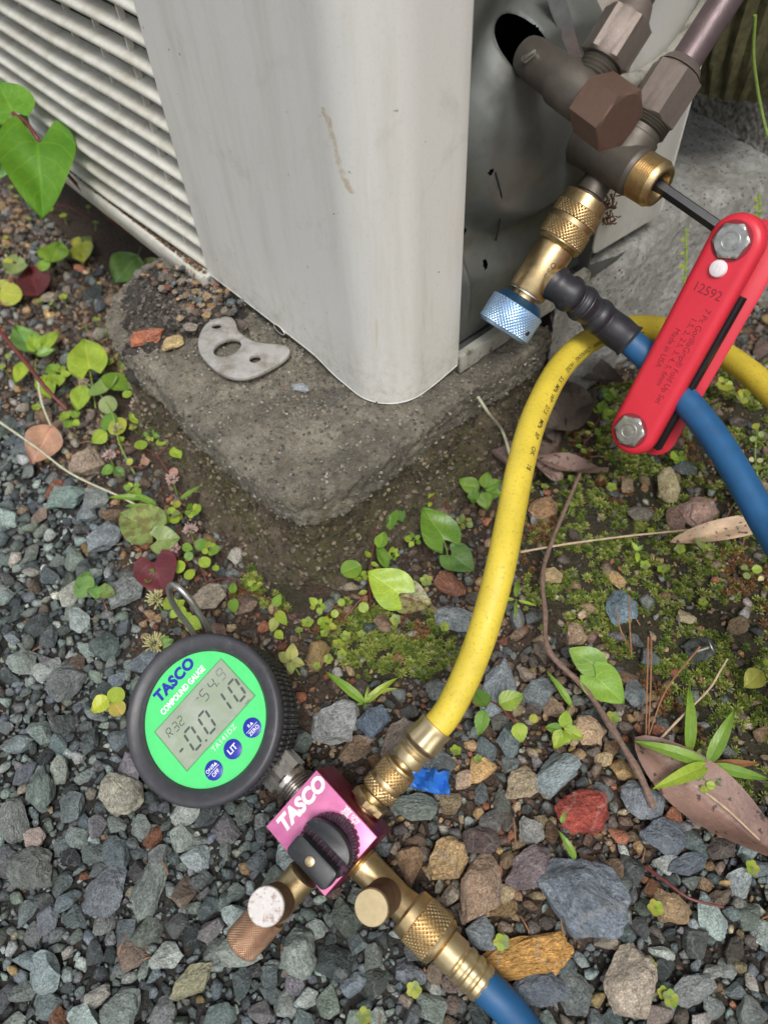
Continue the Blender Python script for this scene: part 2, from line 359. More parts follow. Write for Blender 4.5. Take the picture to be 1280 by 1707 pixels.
def concrete_mat(name, light, dark, moss, mossamt, agg=.35):
    m, nt, p, L = newmat(name)
    tc = nd(nt, 'ShaderNodeTexCoord').outputs['Object']
    n1 = noise_n(nt, tc, 26, 6, .65, .3); n2 = noise_n(nt, tc, 600, 6, .75); n3 = noise_n(nt, tc, 120, 6, .7); n4 = noise_n(nt, tc, 1500, 3, .6)
    c = mix(nt, ramp(nt, n1, [(.36, 0.0), (.64, 1.0)]), dark, light)
    c = mix(nt, ramp(nt, n3, [(.4, 0.0), (.7, .75)]), c, tuple((a+b)/2.6 for a, b in zip(dark, moss)))
    c = mix(nt, ramp(nt, noise_n(nt, tc, 40, 5, .7), [(.62-mossamt*.25, 0.0), (.75, .85)]), c, moss)
    v = nd(nt, 'ShaderNodeTexVoronoi'); v.inputs['Scale'].default_value = 420; L.new(tc, v.inputs['Vector'])
    sep = nd(nt, 'ShaderNodeSeparateColor'); L.new(v.outputs['Color'], sep.inputs[0])
    k = nd(nt, 'ShaderNodeMath', operation='MULTIPLY'); L.new(ramp(nt, sep.outputs[0], [(.80, 0.0), (.86, agg*1.6)]), k.inputs[0]); L.new(ramp(nt, v.outputs['Distance'], [(.25, 1.0), (.5, 0.0)]), k.inputs[1])
    c = mix(nt, k.outputs[0], c, (.34, .34, .31))
    k2 = nd(nt, 'ShaderNodeMath', operation='MULTIPLY'); L.new(ramp(nt, sep.outputs[1], [(.80, 0.0), (.86, .8)]), k2.inputs[0]); L.new(ramp(nt, v.outputs['Distance'], [(.25, 1.0), (.5, 0.0)]), k2.inputs[1])
    c = mix(nt, k2.outputs[0], c, tuple(x*.35 for x in dark))
    c = mix(nt, ramp(nt, n2, [(.25, .6), (.5, 0.0)]), c, tuple(x*.4 for x in dark))
    c = mix(nt, ramp(nt, n4, [(.66, 0.0), (.74, .5)]), c, (.4, .39, .35))
    L.new(c, p.inputs['Base Color']); p.inputs['Roughness'].default_value = .8
    b1 = bump(nt, p, n3, .0035); b2 = bump(nt, p, n2, .0024, 1, b1); bump(nt, p, n4, .0006, 1, b2)
    return m
M['slab'] = concrete_mat('weathered_concrete', (.48, .435, .34), (.20, .18, .15), (.15, .135, .065), .25)
M['mound'] = concrete_mat('earthy_concrete', (.23, .185, .125), (.085, .065, .045), (.13, .13, .035), .55, .25)
M['ledge'] = concrete_mat('pale_ledge_concrete', (.74, .74, .72), (.44, .43, .39), (.22, .21, .15), .0, .5)
M['heap'] = concrete_mat('black_soil_crust', (.13, .115, .10), (.045, .04, .036), (.08, .065, .05), .1, .15)
def wall_mat():
    m, nt, p, L = newmat('stucco_wall')
    tc = nd(nt, 'ShaderNodeTexCoord').outputs['Object']
    n = noise_n(nt, tc, 300, 5, .6); n0 = noise_n(nt, tc, 30, 5, .6)
    c = mix(nt, ramp(nt, n, [(.35, 0.0), (.65, 1.0)]), (.16, .15, .125), (.60, .59, .54))
    c = mix(nt, ramp(nt, n0, [(.5, 0.0), (.7, .6)]), c, (.10, .10, .05))
    L.new(c, p.inputs['Base Color']); p.inputs['Roughness'].default_value = .55
    v = nd(nt, 'ShaderNodeTexVoronoi'); v.feature = 'SMOOTH_F1'; v.inputs['Scale'].default_value = 230; L.new(tc, v.inputs['Vector'])
    b1 = bump(nt, p, v.outputs['Distance'], -.004) if False else bump(nt, p, ramp(nt, v.outputs['Distance'], [(0, 1.0), (.6, 0.0)]), .003)
    bump(nt, p, n, .002, 1, b1); return m
M['wall'] = wall_mat()

def leaf_mat():
    m, nt, p, L = newmat('leaf')
    uvn = nd(nt, 'ShaderNodeUVMap'); sp = nd(nt, 'ShaderNodeSeparateXYZ'); L.new(uvn.outputs[0], sp.inputs[0])
    oi = nd(nt, 'ShaderNodeObjectInfo'); tc = nd(nt, 'ShaderNodeTexCoord').outputs['Object']
    def M_(op, a, b=None, c=None):
        n = nd(nt, 'ShaderNodeMath', operation=op)
        for i, v in enumerate((a, b, c)):
            if v is None: continue
            if isinstance(v, (int, float)): n.inputs[i].default_value = v
            else: L.new(v, n.inputs[i])
        return n.outputs[0]
    s = M_('ABSOLUTE', M_('SUBTRACT', M_('MULTIPLY', sp.outputs[0], 2), 1)); t = sp.outputs[1]
    wob = M_('MULTIPLY', M_('SUBTRACT', noise_n(nt, tc, 3, 3), .5), .25)
    lat = M_('FRACT', M_('ADD', M_('MULTIPLY', M_('SUBTRACT', t, M_('MULTIPLY', s, .42)), 5.0), wob))
    latd = M_('MINIMUM', lat, M_('SUBTRACT', 1.0, lat))
    mr = nd(nt, 'ShaderNodeMapRange'); L.new(latd, mr.inputs['Value']); mr.inputs['From Min'].default_value = .02; mr.inputs['From Max'].default_value = .09; mr.inputs['To Min'].default_value = .6; mr.inputs['To Max'].default_value = 0
    mm = nd(nt, 'ShaderNodeMapRange'); L.new(s, mm.inputs['Value']); mm.inputs['From Min'].default_value = .02; mm.inputs['From Max'].default_value = .07; mm.inputs['To Min'].default_value = 1; mm.inputs['To Max'].default_value = 0
    vein = M_('MAXIMUM', mr.outputs[0], mm.outputs[0])
    ad = nd(nt, 'ShaderNodeVectorMath', operation='ADD'); L.new(tc, ad.inputs[0]); cmb = nd(nt, 'ShaderNodeVectorMath', operation='SCALE'); cmb.inputs[0].default_value = (31, 17, 9); L.new(oi.outputs['Random'], cmb.inputs['Scale']); L.new(cmb.outputs[0], ad.inputs[1])
    n1 = noise_n(nt, ad.outputs[0], 2.2, 5); n2 = noise_n(nt, ad.outputs[0], 14, 4)
    c = mix(nt, ramp(nt, n1, [(.35, 0.0), (.7, 1.0)]), oi.outputs['Color'], mix(nt, 1.0, oi.outputs['Color'], (1.5, 1.25, 1.0), 'MULTIPLY'))
    c = mix(nt, ramp(nt, n2, [(.4, .25), (.6, 0.0)]), c, mix(nt, 1.0, oi.outputs['Color'], (.55, .6, .5), 'MULTIPLY'))
    c = mix(nt, M_('MULTIPLY', vein, .42), c, mix(nt, 1.0, oi.outputs['Color'], (2.2, 1.7, 1.9), 'MULTIPLY'))
    # wine coloured blotches when the object's alpha is below one
    bl = M_('MULTIPLY', M_('SUBTRACT', 1.0, oi.outputs['Alpha']), ramp(nt, noise_n(nt, ad.outputs[0], 6, 4, .6), [(.5, 0.0), (.56, 1.0)]))
    c = mix(nt, bl, c, (.13, .03, .03))
    L.new(c, p.inputs['Base Color']); p.inputs['Roughness'].default_value = .34; p.inputs['Specular IOR Level'].default_value = .5
    b1 = bump(nt, p, vein, -.00012)
    bump(nt, p, n2, .00012, 1, b1)
    tr = nd(nt, 'ShaderNodeBsdfTranslucent'); L.new(c, tr.inputs['Color'])
    ms = nd(nt, 'ShaderNodeMixShader'); ms.inputs[0].default_value = .25; L.new(p.outputs[0], ms.inputs[1]); L.new(tr.outputs[0], ms.inputs[2])
    L.new(ms.outputs[0], nt.nodes['Material Output'].inputs['Surface'])
    return m
M['leaf'] = leaf_mat()
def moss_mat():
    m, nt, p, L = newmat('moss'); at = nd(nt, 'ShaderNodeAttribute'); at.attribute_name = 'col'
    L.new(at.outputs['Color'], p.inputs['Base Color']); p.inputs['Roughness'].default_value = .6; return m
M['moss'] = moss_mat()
def dead_mat():
    m, nt, p, L = newmat('dead_leaf'); tc = nd(nt, 'ShaderNodeTexCoord').outputs['Object']
    oi = nd(nt, 'ShaderNodeObjectInfo')
    n1 = noise_n(nt, tc, 3, 6, .6); n2 = noise_n(nt, tc, 17, 3, .5); n3 = noise_n(nt, tc, 30, 4)
    c = mix(nt, ramp(nt, n1, [(.3, 0.0), (.7, 1.0)]), mix(nt, 1.0, oi.outputs['Color'], (.6, .6, .62), 'MULTIPLY'), mix(nt, 1.0, oi.outputs['Color'], (1.35, 1.25, 1.15), 'MULTIPLY'))
    c = mix(nt, ramp(nt, n2, [(.61, 0.0), (.65, .9)]), c, (.045, .03, .026))
    L.new(c, p.inputs['Base Color']); p.inputs['Roughness'].default_value = .5; bump(nt, p, n3, .0006); return m
M['dead'] = dead_mat()

# ------------------------------------------------------------------ text and digits
def text_b(s, fr, x, y, size, bold=0.0, shear=0.0, rot=0.0, z=.00012, align='CENTER', space=1.0, xs=1.0, mapf=None):
    cu = bpy.data.curves.new('t', 'FONT'); cu.body = s; cu.size = size; cu.align_x = align; cu.align_y = 'CENTER'; cu.offset = bold*size; cu.shear = shear; cu.space_character = space
    cu.resolution_u = 3; cu.extrude = .00004
    o = bpy.data.objects.new('t', cu); COL.objects.link(o)
    dg = bpy.context.evaluated_depsgraph_get(); me = bpy.data.meshes.new_from_object(o.evaluated_get(dg))
    b = B(); c_, s_ = math.cos(rot), math.sin(rot); vs = []
    for v in me.vertices:
        a, d = v.co.x*xs, v.co.y
        a, d = a*c_-d*s_, a*s_+d*c_
        vs.append(mapf(x+a, y+d, z+v.co.z) if mapf else fr.p(x+a, y+d, z+v.co.z))
    b.add(vs, [tuple(p.vertices) for p in me.polygons])
    bpy.data.objects.remove(o); bpy.data.curves.remove(cu); bpy.data.meshes.remove(me); return b
SEG = {'0': 'abcdef', '1': 'bc', '2': 'abged', '3': 'abgcd', '4': 'fgbc', '5': 'afgcd', '9': 'abcdfg', '-': 'g', 'R': 'abefgk'}
def digit(b, fr, ch, x, y, w, h, th, slant=.12, z=.00014):
    hh = h/2; g = th*.28
    S = {'a': ((-w/2, hh), (w/2, hh)), 'g': ((-w/2, 0), (w/2, 0)), 'd': ((-w/2, -hh), (w/2, -hh)), 'f': ((-w/2, hh), (-w/2, 0)), 'b': ((w/2, hh), (w/2, 0)), 'e': ((-w/2, 0), (-w/2, -hh)), 'c': ((w/2, 0), (w/2, -hh)), 'k': ((-w*.1, 0), (w/2, -hh))}
    for k in SEG[ch]:
        p, q = np.array(S[k][0]), np.array(S[k][1]); L = np.linalg.norm(q-p); t = (q-p)/L; n = np.array([-t[1], t[0]])*th/2
        a, c = p+t*g*1.3, q-t*g*1.3
        poly = [a, a+t*th*.5+n, c-t*th*.5+n, c, c-t*th*.5-n, a+t*th*.5-n]
        b.prism(fr, [(x+v[0]+v[1]*slant, y+v[1]) for v in poly], z, z+.00005)
    return b

# ================================================================== GROUND
def poly_w(pts, z=0.0): return np.array([P(x, y, z)[:2] for x, y in pts])
def inpoly(poly, x, y):
    c = False; n = len(poly); j = n-1
    for i in range(n):
        xi, yi = poly[i]; xj, yj = poly[j]
        if (yi > y) != (yj > y) and x < (xj-xi)*(y-yi)/(yj-yi)+xi: c = not c
        j = i
    return c
GRAVEL = poly_w([(-500, 640), (0, 660), (60, 770), (165, 830), (205, 960), (228, 1100), (330, 1290), (480, 1345), (620, 1480), (700, 1590), (800, 1720), (900, 2100), (-900, 2200)])
GRAVEL2 = poly_w([(900, 2100), (800, 1720), (890, 1640), (1010, 1560), (1060, 1430), (1150, 1380), (1300, 1400), (1700, 1350), (1900, 2100)])
MOSS = poly_w([(900, 700), (1000, 640), (1290, 600), (1700, 620), (1700, 1280), (1260, 1330), (1120, 1200), (1000, 1060), (880, 1040), (860, 850)])
MOSS2 = poly_w([(560, 1010), (720, 1000), (790, 1090), (740, 1130), (600, 1130), (520, 1060)])
MOSS3 = poly_w([(430, 940), (520, 1000), (500, 1030), (380, 990)])
def fbm(x, y, z, s, o=4):
    return mnoise.fractal(Vector((x*s, y*s, z*s)), 1.0, 2.0, o)
def region(x, y):
    j = fbm(x, y, 0, 60, 2)*.006
    if inpoly(GRAVEL, x+j, y+j): return 'gravel'
    if inpoly(GRAVEL2, x+j, y+j): return 'mixed'
    if inpoly(MOSS, x, y) or inpoly(MOSS2, x, y) or inpoly(MOSS3, x, y): return 'moss'
    return 'soil'
def gz(x, y):
    r = 0.0018*fbm(x, y, 1.3, 40, 4)
    r += .003*fbm(x, y, 5.3, 14, 2)
    d = toAC((x, y, 0)); 
    # soil banked up against the slab and the house ledge
    du = max(-.012-d[0], 0, d[0]-.195); dv = max(-.066-d[1], 0, d[1]-.11); dd = math.hypot(du, dv)
    r += .009*math.exp(-(dd/.020)**2)
    return r-.004
def colr(c, v=.25):
    k = 1+random.uniform(-v, v); return tuple(max(0, min(1, x*k*(1+random.uniform(-v*.25, v*.25)))) for x in c)
def axis_pts(a, b, step, far):
    core = list(np.arange(a, b+1e-9, step)); out = []; s = step; x = a
    while x > -far: s *= 1.6; x -= s; out.append(x)
    out = out[::-1]+core; s = step; x = b
    while x < far: s *= 1.6; x += s; out.append(x)
    return out
gx = axis_pts(-.34, .36, .004, 9); gy = axis_pts(-.05, .75, .004, 9)
vs = []; cs = []
for y in gy:
    for x in gx:
        core = -.4 < x < .45 and -.1 < y < .85
        vs.append((x, y, gz(x, y) if core else -.004))
        rg = region(x, y)
        c = {'gravel': (.06, .066, .064), 'mixed': (.075, .065, .052), 'moss': (.085, .075, .035), 'soil': (.14, .095, .065)}[rg]
        cs.append((*c, 1))
nx = len(gx); fs = [(j*nx+i, j*nx+i+1, (j+1)*nx+i+1, (j+1)*nx+i) for j in range(len(gy)-1) for i in range(nx-1)]
def colmesh(name, vs, fs, cols, mat, **k):
    me = bpy.data.meshes.new(name); me.from_pydata(vs, [], fs); me.update()
    ca = me.color_attributes.new('col', 'FLOAT_COLOR', 'POINT'); ca.data.foreach_set('color', np.array(cols, dtype=np.float32).ravel())
    return mk(name, me, mat, **k)
ground = colmesh('ground', vs, fs, cs, M['soil'], sharp=180, kind='structure', label='gravel and brown soil ground with moss around the concrete slab')

def loft(rings, n=150, per=8, amp=.0012, sc=120, capsteps=14, seed=0.0, lowcap=False, amp2=.0):
    """closed rings of points (bottom to top), resampled, roughened, with a filled top"""
    def rs(r):
        r = [np.array(q, float) for q in r]; L = [0]
        for i in range(len(r)): L.append(L[-1]+np.linalg.norm(r[(i+1) % len(r)]-r[i]))
        out = []; k = 0
        for i in range(n):
            t = L[-1]*i/n
            while L[k+1] < t: k += 1
            f = (t-L[k])/max(1e-9, L[k+1]-L[k]); out.append(r[k]*(1-f)+r[(k+1) % len(r)]*f)
        return np.array(out)
    R = [rs(r) for r in rings]; rows = []
    for a, c in zip(R[:-1], R[1:]):
        k = max(1, int(per*max(.25, np.abs(c-a).max()/.02)))
        for i in range(k): rows.append(a+(c-a)*i/k)
    rows.append(R[-1]); cen = R[-1].mean(0)
    for i in range(1, capsteps): rows.append(R[-1]+(cen-R[-1])*(i/capsteps)**1.0)
    out = []
    for r in rows:
        o = []
        for q in r:
            v = Vector((q[0]*sc+seed, q[1]*sc, q[2]*sc)); d = mnoise.noise_vector(v)+.5*mnoise.noise_vector(v*2.3)+.25*mnoise.noise_vector(v*5.1)
            v2 = Vector((q[0]*22+seed, q[1]*22, q[2]*22)); e = mnoise.noise_vector(v2)
            o.append(q+np.array(d)*amp+np.array(e)*amp2)
        out.append(o)
    b = B(); b.grid(out, True, lowcap, True); return b
def acring(uv, z, out=0.0):
    P2 = np.array(uv, float); c = P2.mean(0); r = []
    for i in range(len(P2)):
        e = P2[(i+1) % len(P2)]-P2[i-1]; nn = np.array([e[1], -e[0]]); nn = nn/np.linalg.norm(nn)
        if nn @ (P2[i]-c) < 0: nn = -nn
        q = P2[i]+nn*out; r.append(AC(q[0], q[1], z-.081))
    return r
SL = [(-.011, .105), (-.012, .07), (-.010, .04), (-.0115, .01), (-.011, -.02), (-.0120, -.038), (-.0095, -.050), (-.0050, -.0570), (.003, -.0600), (.014, -.0625), (.04, -.0635), (.07, -.066), (.105, -.062), (.14, -.0655), (.165, -.060), (.182, -.046), (.194, -.02), (.196, .03), (.19, .105)]
mb = loft([acring(SL, -.01, .016), acring(SL, .003, .010), acring(SL, .012, .006), acring(SL, .030, .000), acring(SL, .050, -.003), acring(SL, .056, -.006), acring(SL, .057, -.03)], n=700, per=16, amp=.0030, sc=130, capsteps=2, amp2=.0065)
mk('soil_mound', mb, M['mound'], sharp=180, kind='structure', label='crumbling earthy concrete bedding under the slab corner')
sb = loft([acring(SL, .052, -.03), acring(SL, .0495, -.006), acring(SL, .050, -.001), acring(SL, .053, .001), acring(SL, .062, .0015), acring(SL, .0715, .0018), acring(SL, .0740, .0004), acring(SL, .075, -.0025), acring(SL, .0752, -.012)], n=760, per=14, amp=.0014, sc=240, capsteps=90, seed=3.3, amp2=.0036)
mk('concrete_slab', sb, M['slab'], sharp=180, label='worn grey brown concrete slab whose rough corner juts out under the white unit', cat='slab', origin=AC(0, 0, -.05))
# soil crust piled on the far end of the slab
hp = [P(*q, .075) for q in [(190, 520), (215, 465), (250, 440), (300, 440), (360, 480), (420, 520), (400, 545), (345, 560), (300, 560), (250, 590), (205, 585)]]
hc = np.mean(hp, 0)
def ringz(pts, z, k): return [hc+(q-hc)*k+np.array([0, 0, z]) for q in pts]
hb = loft([ringz(hp, -.02, 1.05), ringz(hp, -.001, 1.0), ringz(hp, .0035, .85), ringz(hp, .006, .55)], n=200, per=14, amp=.0022, sc=120, capsteps=12, seed=9.1, amp2=.003)
mk('soil_crust', hb, M['heap'], sharp=180, kind='stuff', label='dark soil crust with small stones heaped on the far end of the slab')

# house ledge and wall
W0 = P(1150, 180, .08); W1 = P(1280, 262, .08); wd = nrm(W1-W0); wn_ = nrm(np.cross(wd, UZ)); wn_ = -wn_ if wn_ @ (EYE-W0) < 0 else wn_
edge = [P(*q, .08) for q in [(930, 500), (960, 455), (1010, 437), (1062, 412), (1105, 382), (1140, 352), (1190, 330), (1235, 322), (1285, 297), (1340, 290), (1500, 330)]]
back = [edge[-1]-wn_*.12, W0-wn_*.02, W0-wd*.25-wn_*.02, AC(.10, .19, -.001)]
LE = edge+back
def lring(z, out, k=1.0):
    r = []
    for i, q in enumerate(LE):
        o = np.array(q); o[2] = z
        if i < len(edge):
            d = np.array([EYE[0]+.05, EYE[1], z])-o; d[2] = 0; o = o+nrm(d)*out
        r.append(o)
    return r
lb = loft([lring(-.01, .016), lring(.015, .012), lring(.04, .006), lring(.062, .004), lring(.074, .0015), lring(.079, -.003), lring(.0805, -.008)], n=560, per=12, amp=.0010, sc=260, capsteps=40, seed=6.1, amp2=.0022)
mk('concrete_ledge', lb, M['ledge'], sharp=180, label='pale concrete ledge running along the foot of the stucco wall', cat='ledge', origin=edge[4])
wf = Fr(W0, wd, UZ, wn_)
b = B(); rows = []
for j in range(90):
    rows.append([wf.p(-.35+i*.008, -.02+j*.0045*(1 if j < 80 else 6), .0035*mnoise.noise(Vector((i*.9, j*.5, 0)))+.002*mnoise.noise(Vector((i*2.9, j*1.5, 4)))) for i in range(160)])
b.grid(rows, False); b.box(wf, -.35, .93, -.02, .9, -.12, -.004)
mk('house_wall', b, M['wall'], sharp=180, label='rough dark grey stucco house wall behind the unit', cat='wall', origin=W0)

# ================================================================== OUTDOOR UNIT
unit = thing('air_conditioner', AC(0, 0, 0), 'white air conditioner outdoor unit with dirty louvred grille, standing on the concrete slab', 'air conditioner')
def plan(prof, w0, w1, wf_=None, th=.0014, closed=False):
    rows0 = []; m = len(prof)
    P2 = np.array(prof, float)
    nn = []
    for i in range(m):
        e = P2[min(i+1, m-1)]-P2[max(i-1, 0)]; nn.append(np.array([-e[1], e[0]])/np.linalg.norm(e))
    nn = np.array(nn); inner = P2+nn*th
    loop = list(P2)+list(inner[::-1]); b = B(); rows = []
    for w in (0, 1):
        rows.append([AC(q[0], q[1], (w1 if w else (wf_(q) if wf_ else w0))) for q in loop])
    b.grid(rows, True, True, True); return b
rc = .0235; prof = [(.1505, .004), (.1505, .0006), (.1499, 0)]+[(u, 0) for u in np.linspace(.148, rc+.03, 14)]
prof += [(u, 0) for u in np.linspace(rc+.028, rc+.002, 8)]
prof += [(rc-rc*math.sin(t), rc-rc*math.cos(t)) for t in np.linspace(0, pi/2, 22)]
prof += [(0, v) for v in np.linspace(rc+.002, .0462, 5)]+[(.0004, .0472), (.004, .0474)]
def botw(q):
    u, v = q; k = min(1, max(0, (u-.036)/.022)); s = k*k*(3-2*k)
    c = math.exp(-((u-.008)/.03)**2-((v-.008)/.03)**2)
    return .0035*s-.001-.0022*c+.002*math.exp(-((v-.047)/.01)**2)
pb = plan(prof, 0, .52, botw, th=-.0014)
mk('corner_panel', pb, M['panel'], unit, sharp=25, label='smooth off-white corner panel streaked with faint grime')
# rolled lower lip of the corner panel
lip = [AC(u, v, botw((u, v))+.0002) for u, v in prof[2:-2]]
mk('panel_lip', B().tube(lip, .00025, 6), M['panel'], unit)
# slot by the lower edge: a raised black disc stands in for the shade inside
sc_ = onplane(466, 549, AC(0, -.0004, 0), UB); sf = Fr(sc_, UA, UZ, -UB)
q_ = toAC(sc_)
b = B(); b.prism(sf, [(.0042*math.cos(t), .0021*math.sin(t)) for t in np.linspace(0, 2*pi, 24, endpoint=False)], -.0008, .0003)
mk('dark_slot_disc', b, M['black'], unit)
b = B(); b.tube([sf.p(.0044*math.cos(t), .0023*math.sin(t), .0001) for t in np.linspace(0, 2*pi, 32)], .0003, 8); mk('slot_rim', b, M['panel'], unit)
# grille
UE = .1515; UF = .86
b = B()
for (v0, w0), (v1, w1) in [((-.0045, -.004), (-.0045, .001))]:
    pr = [(-.0045, -.0085), (-.0056, -.0075), (-.0062, -.0020), (-.0068, .0015), (-.0058, .0038), (-.0040, .0040), (-.003, .0022), (.004, .0020), (.016, .0036), (.016, -.003), (-.002, -.006)]
    rows = [[AC(u, v, w) for v, w in pr] for u in (UE-.004, UE+.03, UF)]
    b.grid(rows, True, True, True)
rim = mk('grille_frame', b, M['louvre'], unit, sharp=50)
def slat(w):
    rows = []
    for u in np.concatenate([np.linspace(UE-.002, UE+.09, 22), np.linspace(UE+.1, UF, 16)]):
        k = max(0, 1-(u-UE)/.07); dw = -.0042*k*k; dv = .003*k*k; bow = -.0035*min(1, (u-UE)/.1)
        sec = [(-.0014, -.0012), (-.0024, .0002), (-.0018, .0018), (.0, .0025), (.0025, .0030), (.0050, .0034), (.0068, .0036), (.0069, .0026), (.0050, .0022), (.0025, .0016), (.0, .0004)]
        rows.append([AC(u, v+dv+bow, w+ww+dw) for v, ww in sec])
    return B().grid(rows, True, True, True)
for k in range(36): mk('louvre', slat(.0085+.0125*k), M['louvre'], unit, sharp=60)
b = B()
for i in range(22):
    u = UE+.022+i*.0315; rf = Fr(AC(u, .0095, 0), UA, UB, UZ); b = B(); b.box(rf, -.0007, .0007, -.0075, -.0045, .002, .45)
    mk('grille_rib', b, M['louvre'], unit)
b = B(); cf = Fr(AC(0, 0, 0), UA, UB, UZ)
b.box(cf, UE-.02, UF, .026, .028, -.001, .5); mk('shaded_coil_sheet', b, M['dark_core'], unit)  # plain dark sheet, the shade behind the louvres put into its colour
# rear side panel, top, back and far side
b = B(); ZR = .0135
rp = [(.1462, ZR+.004), (.1475, ZR+.0008), (.150, ZR), (.2065, ZR-.003), (.2065, .52), (.1462, .52)]
sfr = Fr(AC(0, 0, 0), UB, UZ, -UA)
b.prism(sfr, rp, -.0016, 0, .0004)
mk('rear_panel', b, M['panel'], unit, sharp=30, label='beige rear side panel behind the valves')
b = B(); b.box(cf, -.0002, UF, .205, .2065, .013, .52); b.box(cf, -.003, UF+.002, -.004, .2085, .52, .528, .001); b.box(cf, UF, UF+.002, 0, .2065, 0, .52)
mk('casing', b, M['panel'], unit)
b = B(); b.box(cf, .002, UF-.002, .036, .2045, -.0045, -.002); b.box(cf, .0, UF, .0475, .1445, -.0045, .001)
mk('base_pan', b, M['galv'], unit)
b = B()
pr = [(-.0012, -.0045), (-.0016, .0035), (-.0010, .0052), (.003, .0056), (.0035, .004), (.0, .003), (.0004, -.0045)]
b.grid([[AC(u, v, w) for u, w in pr] for v in (.0476, .1455)], True, True, True)
mk('base_flange', b, M['galv_light'], unit, label='dull beige lower flange of the base pan under the valve plate')
# stamped valve plate
oc = toAC(side(862, 78, .012)); bc = toAC(side(905, 215, .012)); r1 = toAC(side(862, 335, .012)); r2 = toAC(side(797, 225, .012))
h1 = toAC(side(803, 437, .012)); h2 = toAC(side(786, 565, .010)); h3 = toAC(side(789, 272, .012)); h4 = toAC(side(778, 388, .012))
def sst(a, c, x): t = min(1, max(0, (x-a)/(c-a))); return t*t*(3-2*t)
def plateA(v, w):
    base = .0135
    dy = w-bc[2]; dx = v-bc[1]
    rr = math.hypot(dx/.060, (dy-.006)/.050)
    A = base-.0115*sst(1.02, .70, rr)
    # slanted fold from the panel edge down to the flange
    fold = w-(.052-.28*(v-.048)); A -= .0055*sst(.006, -.012, fold)
    # ridge
    rl = abs((v-.056)-.12*(.06-w)); A -= .002*sst(.003, .0, rl)*sst(.07, .05, w)*sst(.012, .03, w)
    A += .0002*mnoise.noise(Vector((v*40, w*40, 0)))
    # dished around the slotted opening
    ro = math.hypot((v-oc[1])/.016, (w-oc[2])/.018); A += .003*sst(1.7, .9, ro)
    return A
NV, NW = 150, 240; v0, v1, w0, w1 = .0445, .1465, .0045, .205
vs = []; fs = []
for j in range(NW+1):
    for i in range(NV+1):
        v = v0+(v1-v0)*i/NV; w = w0+(w1-w0)*j/NW; vs.append(AC(plateA(v, w), v, w))
def inhole(v, w):
    x, y = v-oc[1], w-oc[2]; x, y = x*.8+y*.6, -x*.6+y*.8
    if (x/.0083)**2+(y/.0122)**2 < 1: return True
    for h, r in ((h1, .0016), (h3, .0011), (h4, .0011)):
        if ((v-h[1])/r)**2+((w-h[2])/(r*1.35))**2 < 1: return True
    return (v-h2[1])**2/.003**2+(w-h2[2])**2/.0012**2 < 1
for j in range(NW):
    for i in range(NV):
        if inhole(v0+(v1-v0)*(i+.5)/NV, w0+(w1-w0)*(j+.5)/NW): continue
        fs.append((j*(NV+1)+i, j*(NV+1)+i+1, (j+1)*(NV+1)+i+1, (j+1)*(NV+1)+i))
used = set(i for f in fs for i in f)
for k in used:
    j, i = divmod(k, NV+1); v = v0+(v1-v0)*i/NV; w = w0+(w1-w0)*j/NW; x, y = v-oc[1], w-oc[2]; xr, yr = x*.8+y*.6, -x*.6+y*.8
    e = math.sqrt((xr/.0083)**2+(yr/.0122)**2)
    if .7 < e < 1.06: xr, yr = xr/e, yr/e; v, w = oc[1]+xr*.8-yr*.6, oc[2]+xr*.6+yr*.8; vs[k] = AC(plateA(v, w)+.0006, v, w)
b = B(); b.v = [tuple(q) for q in vs]; b.f = fs
mk('valve_plate', b, M['galv'], unit, sharp=60, label='dark green-grey stamped plate with an oval opening behind the valves')
b = B(); b.box(cf, .0005, .045, .0445, .1465, .205, .52); mk('side_cover', b, M['panel'], unit)
b = B(); b.box(cf, .045, .047, .044, .15, .0, .21); mk('shield_wall', b, M['black'], unit)  # added black wall, blocks light behind the plate openings
b = B(); b.box(cf, .0015, .046, .1466, .1478, .0, .52); mk('divider_plate', b, M['galv'], unit)
b = B(); b.box(cf, .0015, .046, .0428, .044, .0, .52); mk('divider_plate', b, M['galv'], unit)
b = B()  # plate seam
b.tube([AC(plateA(q[1], q[2])-.0003, q[1], q[2]) for q in [toAC(side(x, y, .012)) for x, y in [(795, 272), (806, 310), (818, 360), (829, 402)]]], .0004, 6)
mk('plate_seam', b, M['black'], unit)
# bent steel blade and the beige inner column beside it
b = B(); pts = [(918, -30, .006), (930, 15, .004), (942, 50, .003), (958, 90, .001), (975, 122, .0005)]
rows = []
for x, y, A in pts:
    c = side(x, y, A); wdt = .0055*(1-max(0, (y-30)/140)); rows.append([c+UB*wdt-UA*.0, c+UB*wdt+UA*.0008, c-UB*.0012+UA*.0032, c-UB*.0012+UA*.0024])
b.grid(rows, True, True, True); mk('steel_blade', b, M['blade'], unit, label='bent bright steel strip between the opening and the upper valve')
b = B(); ctr = side(985, 60, .012)
b.grid([[ctr+UB*(.0155*math.cos(t)+.001*s)+UA*(.010*math.sin(t)-.004)+UZ*(-.018+.09*s)+UB*.018*s for t in np.linspace(0, 2*pi, 28, endpoint=False)] for s in np.linspace(0, 1, 10)], True, True, True)
M['stain'] = simple('stained_beige', (.40, .36, .32), .45, 0, .15, 90, .00005, 1200, dirt=(.24, .13, .09), dirts=60, dthr=(.45, .68))
mk('inner_column', b, M['stain'], unit, label='rust stained beige column behind the upper flare nut')
